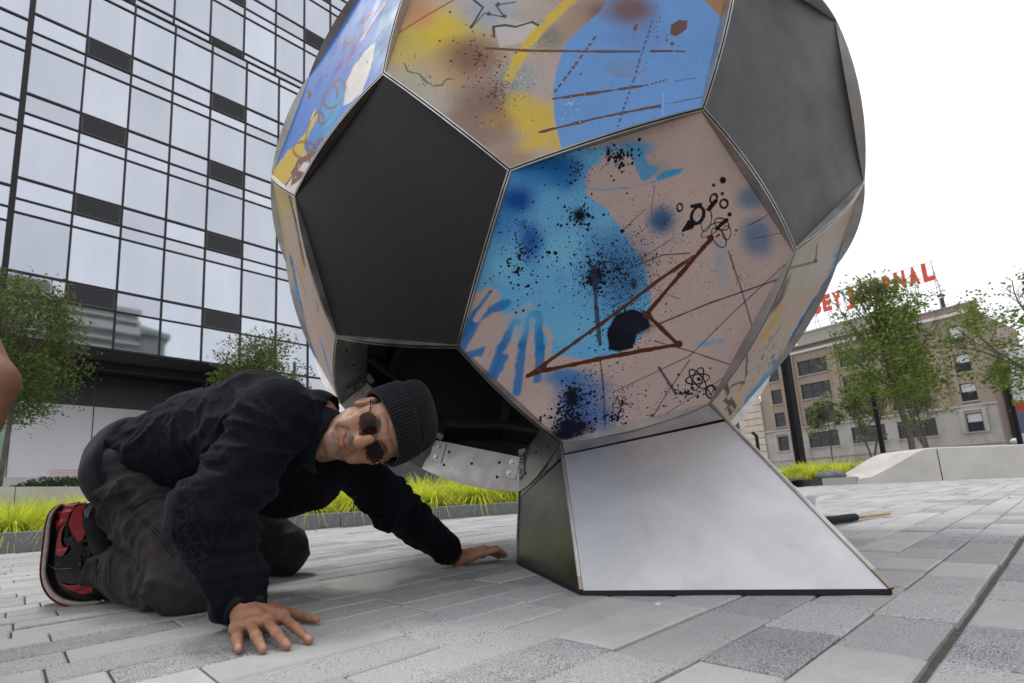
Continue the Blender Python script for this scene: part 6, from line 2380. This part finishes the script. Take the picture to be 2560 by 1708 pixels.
up_i = [((a[0] * 1.03 - b[0] * .03), (a[1] * 1.03 - b[1] * .03)) for a, b in zip(sole_i, upper)]
uo = loft(up_i, upper, 'upper', m_pat, shoe, .93, 2.3)
loft(sole_m, sole_i, 'midsole', m_mid, shoe, 1.06, 5)
loft(sole_o, sole_m, 'outsole', m_sole, shoe, 1.08, 6)
def patch_on(poly, name, mat, lift, parent, th=.002):
    """flat piece lying on the near side of the upper"""
    pts = []
    for u, v in poly:
        pts.append(sp3(u, v) + SIDE * lift(u, v))
    B = MB(); B.prism(pts, SIDE * -th)
    return B.add(name, mat, parent)
def side_lift(u, v):
    # half width of the upper at this place, following a rounded section
    best = 1e9
    for i in range(len(sole_i)):
        a, b = sole_i[i], upper[i]
        L2 = (b[0] - a[0]) ** 2 + (b[1] - a[1]) ** 2
        t = ((u - a[0]) * (b[0] - a[0]) + (v - a[1]) * (b[1] - a[1])) / L2
        tt = min(max(t, 0), 1)
        d = math.hypot(u - a[0] - tt * (b[0] - a[0]), v - a[1] - tt * (b[1] - a[1]))
        if d < best:
            best, bt, bi = d, tt, i
    x = (bt - .05) / .95 * 2 - 1
    return wid[bi] * .93 * max(1 - abs(x) ** 2.3, .06) ** (1 / 2.3) + .0060
def tess(poly, name, mat, parent, step=5, extra=.0):
    """patch following the rounded side: fine triangles cut to the outline"""
    us = [p[0] for p in poly]; vs = [p[1] for p in poly]
    V, F, idx = [], [], {}
    def inside(u, v):
        c = False
        n = len(poly)
        for i in range(n):
            x1, y1 = poly[i]; x2, y2 = poly[(i + 1) % n]
            if (y1 > v) != (y2 > v) and u < (x2 - x1) * (v - y1) / (y2 - y1 + 1e-9) + x1:
                c = not c
        return c
    def nearest(u, v):
        b = None
        n = len(poly)
        for i in range(n):
            x1, y1 = poly[i]; x2, y2 = poly[(i + 1) % n]
            L2 = (x2 - x1) ** 2 + (y2 - y1) ** 2
            t = min(max(((u - x1) * (x2 - x1) + (v - y1) * (y2 - y1)) / L2, 0), 1)
            px, py = x1 + t * (x2 - x1), y1 + t * (y2 - y1)
            d = (px - u) ** 2 + (py - v) ** 2
            if b is None or d < b[0]:
                b = (d, px, py)
        return b[1], b[2]
    nu = int((max(us) - min(us)) / step) + 2
    nv = int((max(vs) - min(vs)) / step) + 2
    ins = [[inside(min(us) + i * step, min(vs) + j * step) for j in range(nv)] for i in range(nu)]
    def vid_(i, j):
        if (i, j) not in idx:
            u, v = min(us) + i * step, min(vs) + j * step
            if not ins[i][j]:
                u, v = nearest(u, v)
            idx[(i, j)] = len(V)
            V.append(sp3(u, v) + SIDE * (side_lift(u, v) + extra))
        return idx[(i, j)]
    for i in range(nu - 1):
        for j in range(nv - 1):
            k = ins[i][j] + ins[i + 1][j] + ins[i][j + 1] + ins[i + 1][j + 1]
            if k >= 1:
                F.append((vid_(i, j), vid_(i + 1, j), vid_(i + 1, j + 1), vid_(i, j + 1)))
    Vn = np.array(V)
    V2 = np.concatenate([Vn, Vn - SIDE * .004])
    return add(name, Vn, F, mat, parent, smooth=True)
ct = crop((50, 1200), 2.442)
tess(ct((255, 152), (380, 135), (340, 160), (310, 200), (290, 250), (245, 285), (195, 325), (190, 290), (203, 230), (224, 185)), 'heel_overlay', m_redp, shoe, 3)
tess(ct((360, 160), (430, 140), (400, 165), (385, 200), (385, 250), (405, 290), (400, 330), (385, 365), (360, 378), (340, 350), (315, 310), (300, 270), (315, 220), (335, 180)), 'ankle_strap', m_redp, shoe, 3, .003)
# curved tick mark on the side
tess(ct((290, 250), (255, 290), (235, 350), (222, 410), (225, 450), (245, 463), (270, 455), (292, 425), (298, 405), (275, 410), (262, 400), (255, 370), (260, 320), (284, 262)), 'swoosh_mark', m_redm, shoe, 2.2, .003)
tess(ct((235, 620), (300, 635), (370, 628), (445, 630), (445, 680), (380, 688), (330, 670), (290, 650)), 'toe_overlay', m_redm, shoe, 2.4, .0015)
tess(ct((390, 190), (430, 150), (458, 145), (424, 210), (412, 270), (396, 240)), 'collar_lining', Mat('grey_lining', (.16, .18, .21), .7), shoe, 3, .002)
for pts in ([(340, 165), (305, 215), (285, 300), (300, 350)], [(170, 515), (230, 540), (320, 535)]):
    L_ = [sp3(*q_) + SIDE * (side_lift(*q_) + .001) for q_ in ct(*pts)]
    B = MB(); B.tube(L_, .0022 if pts[0][0] > 200 else .0007, 6, cap=False); B.add('stitched_edge', m_pat if pts[0][0] > 200 else Mat('grey_thread', (.2, .2, .21), .7), shoe, smooth=True)
# sock and ankle joining shoe to trouser leg
skm = Mat('black_sock', (.012, .012, .013), .9)
B = MB()
B.tube([sp3(225, 1290), sp3(250, 1320), sp3(270, 1360), (sp3(285, 1400) + anN) / 2, knN * .3 + anN * .7], [.036, .040, .045, .05, .05], 20)
B.add('sock', skm, man, smooth=True)

# ---- second person at the left edge: bare arm of someone crouching just outside the view
m_shirt2 = Mat('grey_tshirt', (.18, .18, .19), .85)
p2o = at(-60, 1000, 1.05)
per2 = thing('person', 'bare-armed person mostly outside the left edge, only the elbow and forearm showing', 'person', (p2o[0], p2o[1], gz(p2o[0])))
e2, w2_, s2 = at(-22, 955, 1.0), at(-150, 1190, .97), at(-170, 640, 1.10)
hnd = at(-200, 1270, .96)
leftv = -unit(V3(WM[0][0], WM[1][0], 0))
tor = s2 + leftv * .2 + V3(0, 0, -.02)
hip2 = tor + V3(0, 0, -.42) + leftv * .05
kne = [hip2 + V3(.22, -.20, .12), hip2 + V3(.02, -.32, .12)]
anks = [V3(k[0] - .02, k[1] + .05, gz(k[0]) + .07) for k in kne]
hd2 = tor + V3(.03, -.05, .30)
sk2 = [(s2, e2, .050, .043), (e2, w2_, .046, .030), (w2_, hnd, .028, .030), (e2 + V3(0, 0, .0), e2, .040, .040)]
def p2_skin(P):
    d = rcone(P, s2, e2, .052, .041)
    d = smin(d, rcone(P, e2, w2_, .044, .029), .02)
    d = smin(d, ell(P, e2 + unit(w2_ - e2) * .07 - leftv * .012, (.036, .036, .06)), .03)
    d = smin(d, rcone(P, w2_, hnd, .027, .024), .02)
    for k in range(4):
        b_ = hnd + leftv * (.015 * (k - 1.5))
        t_ = b_ + unit(hnd - w2_) * (.075 - .006 * abs(k - 1.5)) + leftv * .004 * (k - 1.5)
        d = smin(d, rcone(P, b_, t_, .0105, .008), .006)
    d = smin(d, rcone(P, hnd + leftv * .02, hnd - leftv * .045 + unit(hnd - w2_) * .03, .013, .010), .008)
    d = smin(d, rcone(P, tor + V3(0, 0, .15), hd2, .055, .055), .02)
    d = smin(d, rcone(P, tor, tor + V3(0, 0, .16), .09, .055), .03)
    for k in (0, 1):
        d = smin(d, rcone(P, anks[k], V3(anks[k][0] - .02, anks[k][1] - .13, gz(anks[k][0]) + .035), .042, .030), .02)
    return d
lo_ = np.min([s2, hnd, hd2, tor, *anks, *[a_ + V3(0, -.2, 0) for a_ in anks]], 0) - .16
hi_ = np.max([s2, e2, hd2 + V3(0, 0, .1), tor, *anks], 0) + .14
V, F = surface(p2_skin, lo_, hi_, .0085)
f2 = unit(-leftv * .85 + V3(WM[0][2], WM[1][2], 0) * .5)
H2R = np.stack([np.cross(f2, UP), f2, UP], 1)
h2c = hd2 + V3(0, 0, .085) + f2 * .03
hw2 = lambda p: np.asarray(p) @ H2R.T + h2c
V, F, C2 = join([(V, F, np.tile(SK * f32(.62, .55, .52), (len(V), 1))), (hw2(Vh), Fh, skin_tint_head(Vh) * f32(.66, .6, .56))])
add('body', V, F, m_skin, per2, smooth=True, cols=C2)
def hair_sdf(P):
    return smax(head_sdf(P) - .009, -(P[..., 2] - .030 - .50 * P[..., 1]), .006)
V, F = surface(hair_sdf, (-.11, -.14, -.06), (.11, .13, .16), .0045)
V = V + normals(V, F) * ((vnoise(V, 90, 2) - .5) * .005)[:, None]
add('hair', hw2(V), F, m_hair, per2, smooth=True)
def p2_shirt(P):
    d = rcone(P, tor + V3(0, 0, .06), hip2, .15, .16)
    d = smin(d, rcone(P, tor + V3(0, 0, .07), s2, .10, .072), .04)
    d = smin(d, rcone(P, s2, s2 + (e2 - s2) * .35, .068, .066), .03)
    d = smin(d, rcone(P, tor + V3(0, 0, .07), tor + leftv * .2 + V3(0, 0, .03), .10, .07), .04)
    return d
V, F = surface(p2_shirt, np.min([tor, hip2, s2], 0) - .32, np.max([tor, hip2, s2], 0) + .28, .012)
N = normals(V, F)
add('shirt', folds(V, N, .010, [], 91), F, m_shirt2, per2, smooth=True)
def p2_shorts(P):
    d = None
    for k in (0, 1):
        e = smin(rcone(P, hip2 + V3(0, 0, -.02), kne[k], .13, .078), rcone(P, kne[k], anks[k], .075, .05), .02)
        d = e if d is None else smin(d, e, .03)
    return d
V, F = surface(p2_shorts, np.min([hip2, *kne, *anks], 0) - .16, np.max([hip2, *kne, *anks], 0) + .16, .012)
add('trousers', folds(V, normals(V, F), .009, [], 95), F, m_trou, per2, smooth=True)
# ------------------------------------------------------------------ small things lying on the paving
m_tub = Mat('clear_plastic_tub', (.75, .76, .8), .25)
outp = [n for n in m_tub.t.nodes if n.type == 'OUTPUT_MATERIAL'][0]
tpt = m_tub.n('BsdfTransparent'); tpt.inputs[0].default_value = (.9, .9, .93, 1)
mxt = m_tub.n('MixShader'); mxt.inputs[0].default_value = .4
m_tub.l(tpt.outputs[0], mxt.inputs[1]); m_tub.l(m_tub.b.outputs[0], mxt.inputs[2]); m_tub.l(mxt.outputs[0], outp.inputs[0])
m_paper = Mat('white_paper', (.75, .75, .78), .8)
tp0 = gp(2020, 1300)
tub = thing('plastic_tub', 'translucent white plastic tub holding crumpled paper behind the pedestal', 'tub', tuple(tp0))
dT = to_px(tp0)[2]
rw, rh = .125, .15
e1, e2v = unit(V3(1, .25, 0)), unit(V3(-.25, 1, 0))
def ring4(c, hx, hy):
    return [c - e1 * hx - e2v * hy, c + e1 * hx - e2v * hy, c + e1 * hx + e2v * hy, c - e1 * hx + e2v * hy]
tc0 = gp(1998, 1288, .004)
V = ring4(tc0, .055, .075) + ring4(tc0 + V3(0, 0, .10), .070, .09) + ring4(tc0 + V3(0, 0, .10), .078, .10) + ring4(tc0 + V3(0, 0, .107), .078, .10) + ring4(tc0 + V3(0, 0, .107), .068, .088) + ring4(tc0 + V3(0, 0, .008), .052, .072)
F = [(0, 3, 2, 1)]
for k in range(5):
    for j in range(4):
        F.append((k * 4 + j, k * 4 + (j + 1) % 4, (k + 1) * 4 + (j + 1) % 4, (k + 1) * 4 + j))
F.append((20, 21, 22, 23))
add('tub_body', V, F, m_tub, tub)
B = MB()
c0 = tc0 + V3(0, 0, .085)
B.raw([c0 + e1 * -.055, c0 + e1 * .055, c0 + e2v * .04, c0 + V3(0, 0, .085), c0 - e2v * .05 + V3(0, 0, .02)], [(0, 4, 3), (4, 1, 3), (1, 2, 3), (2, 0, 3), (0, 2, 1, 4)])
o = B.add('folded_paper', m_paper)
tag(o, 'white folded paper boat shape sticking out of the plastic tub', 'paper')
# long-handled roller: dark fluffy sleeve and bare wooden stick
s0, s1, s2_ = gp(2035, 1306, .022), gp(2140, 1293, .020), gp(2222, 1283, .016)
br_ = thing('paint_roller', 'long wooden stick with a black fluffy roller sleeve lying behind the pedestal', 'brush', tuple(s1))
m_wood = Mat('bare_wood', (.50, .34, .20), .6)
m_wood.color(m_wood.ramp(m_wood.noise(12, 4, .6, m_wood.coord((1, 8, 8))), [(.3, (.42, .28, .165)), (.7, (.60, .43, .28))]))
dd = unit(s2_ - s1)
B = MB(); B.tube([s1 - dd * .03, s1 + (s2_ - s1) * 1.0], .010, 12); B.add('stick', m_wood, br_, smooth=True)
n, m = 28, 40
V, F = [], []
ax_a = s0 - (s1 - s0) * .5
uu = unit(np.cross(dd, V3(0, 0, 1))); ww_ = np.cross(dd, uu)
for i in range(m + 1):
    for j in range(n):
        r = .0165 + .003 * rnd.random() - (.008 if i in (0, m) else 0)
        a = 2 * math.pi * j / n
        V.append(ax_a + (s1 - ax_a) * i / m + (uu * math.cos(a) + ww_ * math.sin(a)) * r)
F = [(i * n + j, i * n + (j + 1) % n, (i + 1) * n + (j + 1) % n, (i + 1) * n + j) for i in range(m) for j in range(n)] + [tuple(range(n))[::-1], tuple(m * n + j for j in range(n))]
m_fluff = Mat('black_pile', (.015, .014, .018), .95)
m_fluff.bump(m_fluff.noise(500, 3, .7, m_fluff.coord()), 1, .004)
add('roller_sleeve', V, F, m_fluff, br_, smooth=True)
# pale chip of paint by the front corner of the pedestal
cp = gp(1645, 1512, .002)
V, F = uvsphere((0, 0, 0), (.009, .006, .004), 10, 6)
o = add('paint_chip', np.array(V) * (1 + .3 * (vnoise(np.array(V), 160, 2) - .5))[:, None] + cp, F, Mat('white_chip', (.7, .7, .68), .6), smooth=True)
tag(o, 'small white chip lying on the paving just in front of the pedestal', 'chip')
lp = gp(2525, 1246, .003)
B = MB()
V, F, cl = leaves(np.array([lp + V3(0, 0, .002)]), .10, 3, flat=.05)
o = add('fallen_leaf', V, F, mg1, cols=cl)
tag(o, 'single green leaf lying on the paving near the right edge', 'leaf')
tw = [gp(788, 1330, .01), gp(793, 1320, .02), gp(840, 1313, .012), gp(880, 1312, .008), gp(925, 1306, .006)]
B = MB(); B.tube(tw, [.0025, .003, .003, .0025, .0015], 5); B.tube([tw[1], tw[1] + V3(-.03, .02, .03)], [.002, .001], 4)
o = B.add('twig', m_bark)
tag(o, 'thin brown twig lying along the foot of the granite kerb', 'twig')
lf = gp(1006, 1547, .002)
V, F, cl = leaves(np.array([lf]), .016, 5, flat=.05)
o = add('leaf_scrap', V, F, Mat('tan_scrap', (.45, .27, .14), .7), cols=cl)
tag(o, 'tiny tan scrap on the paving right of the near hand', 'scrap')
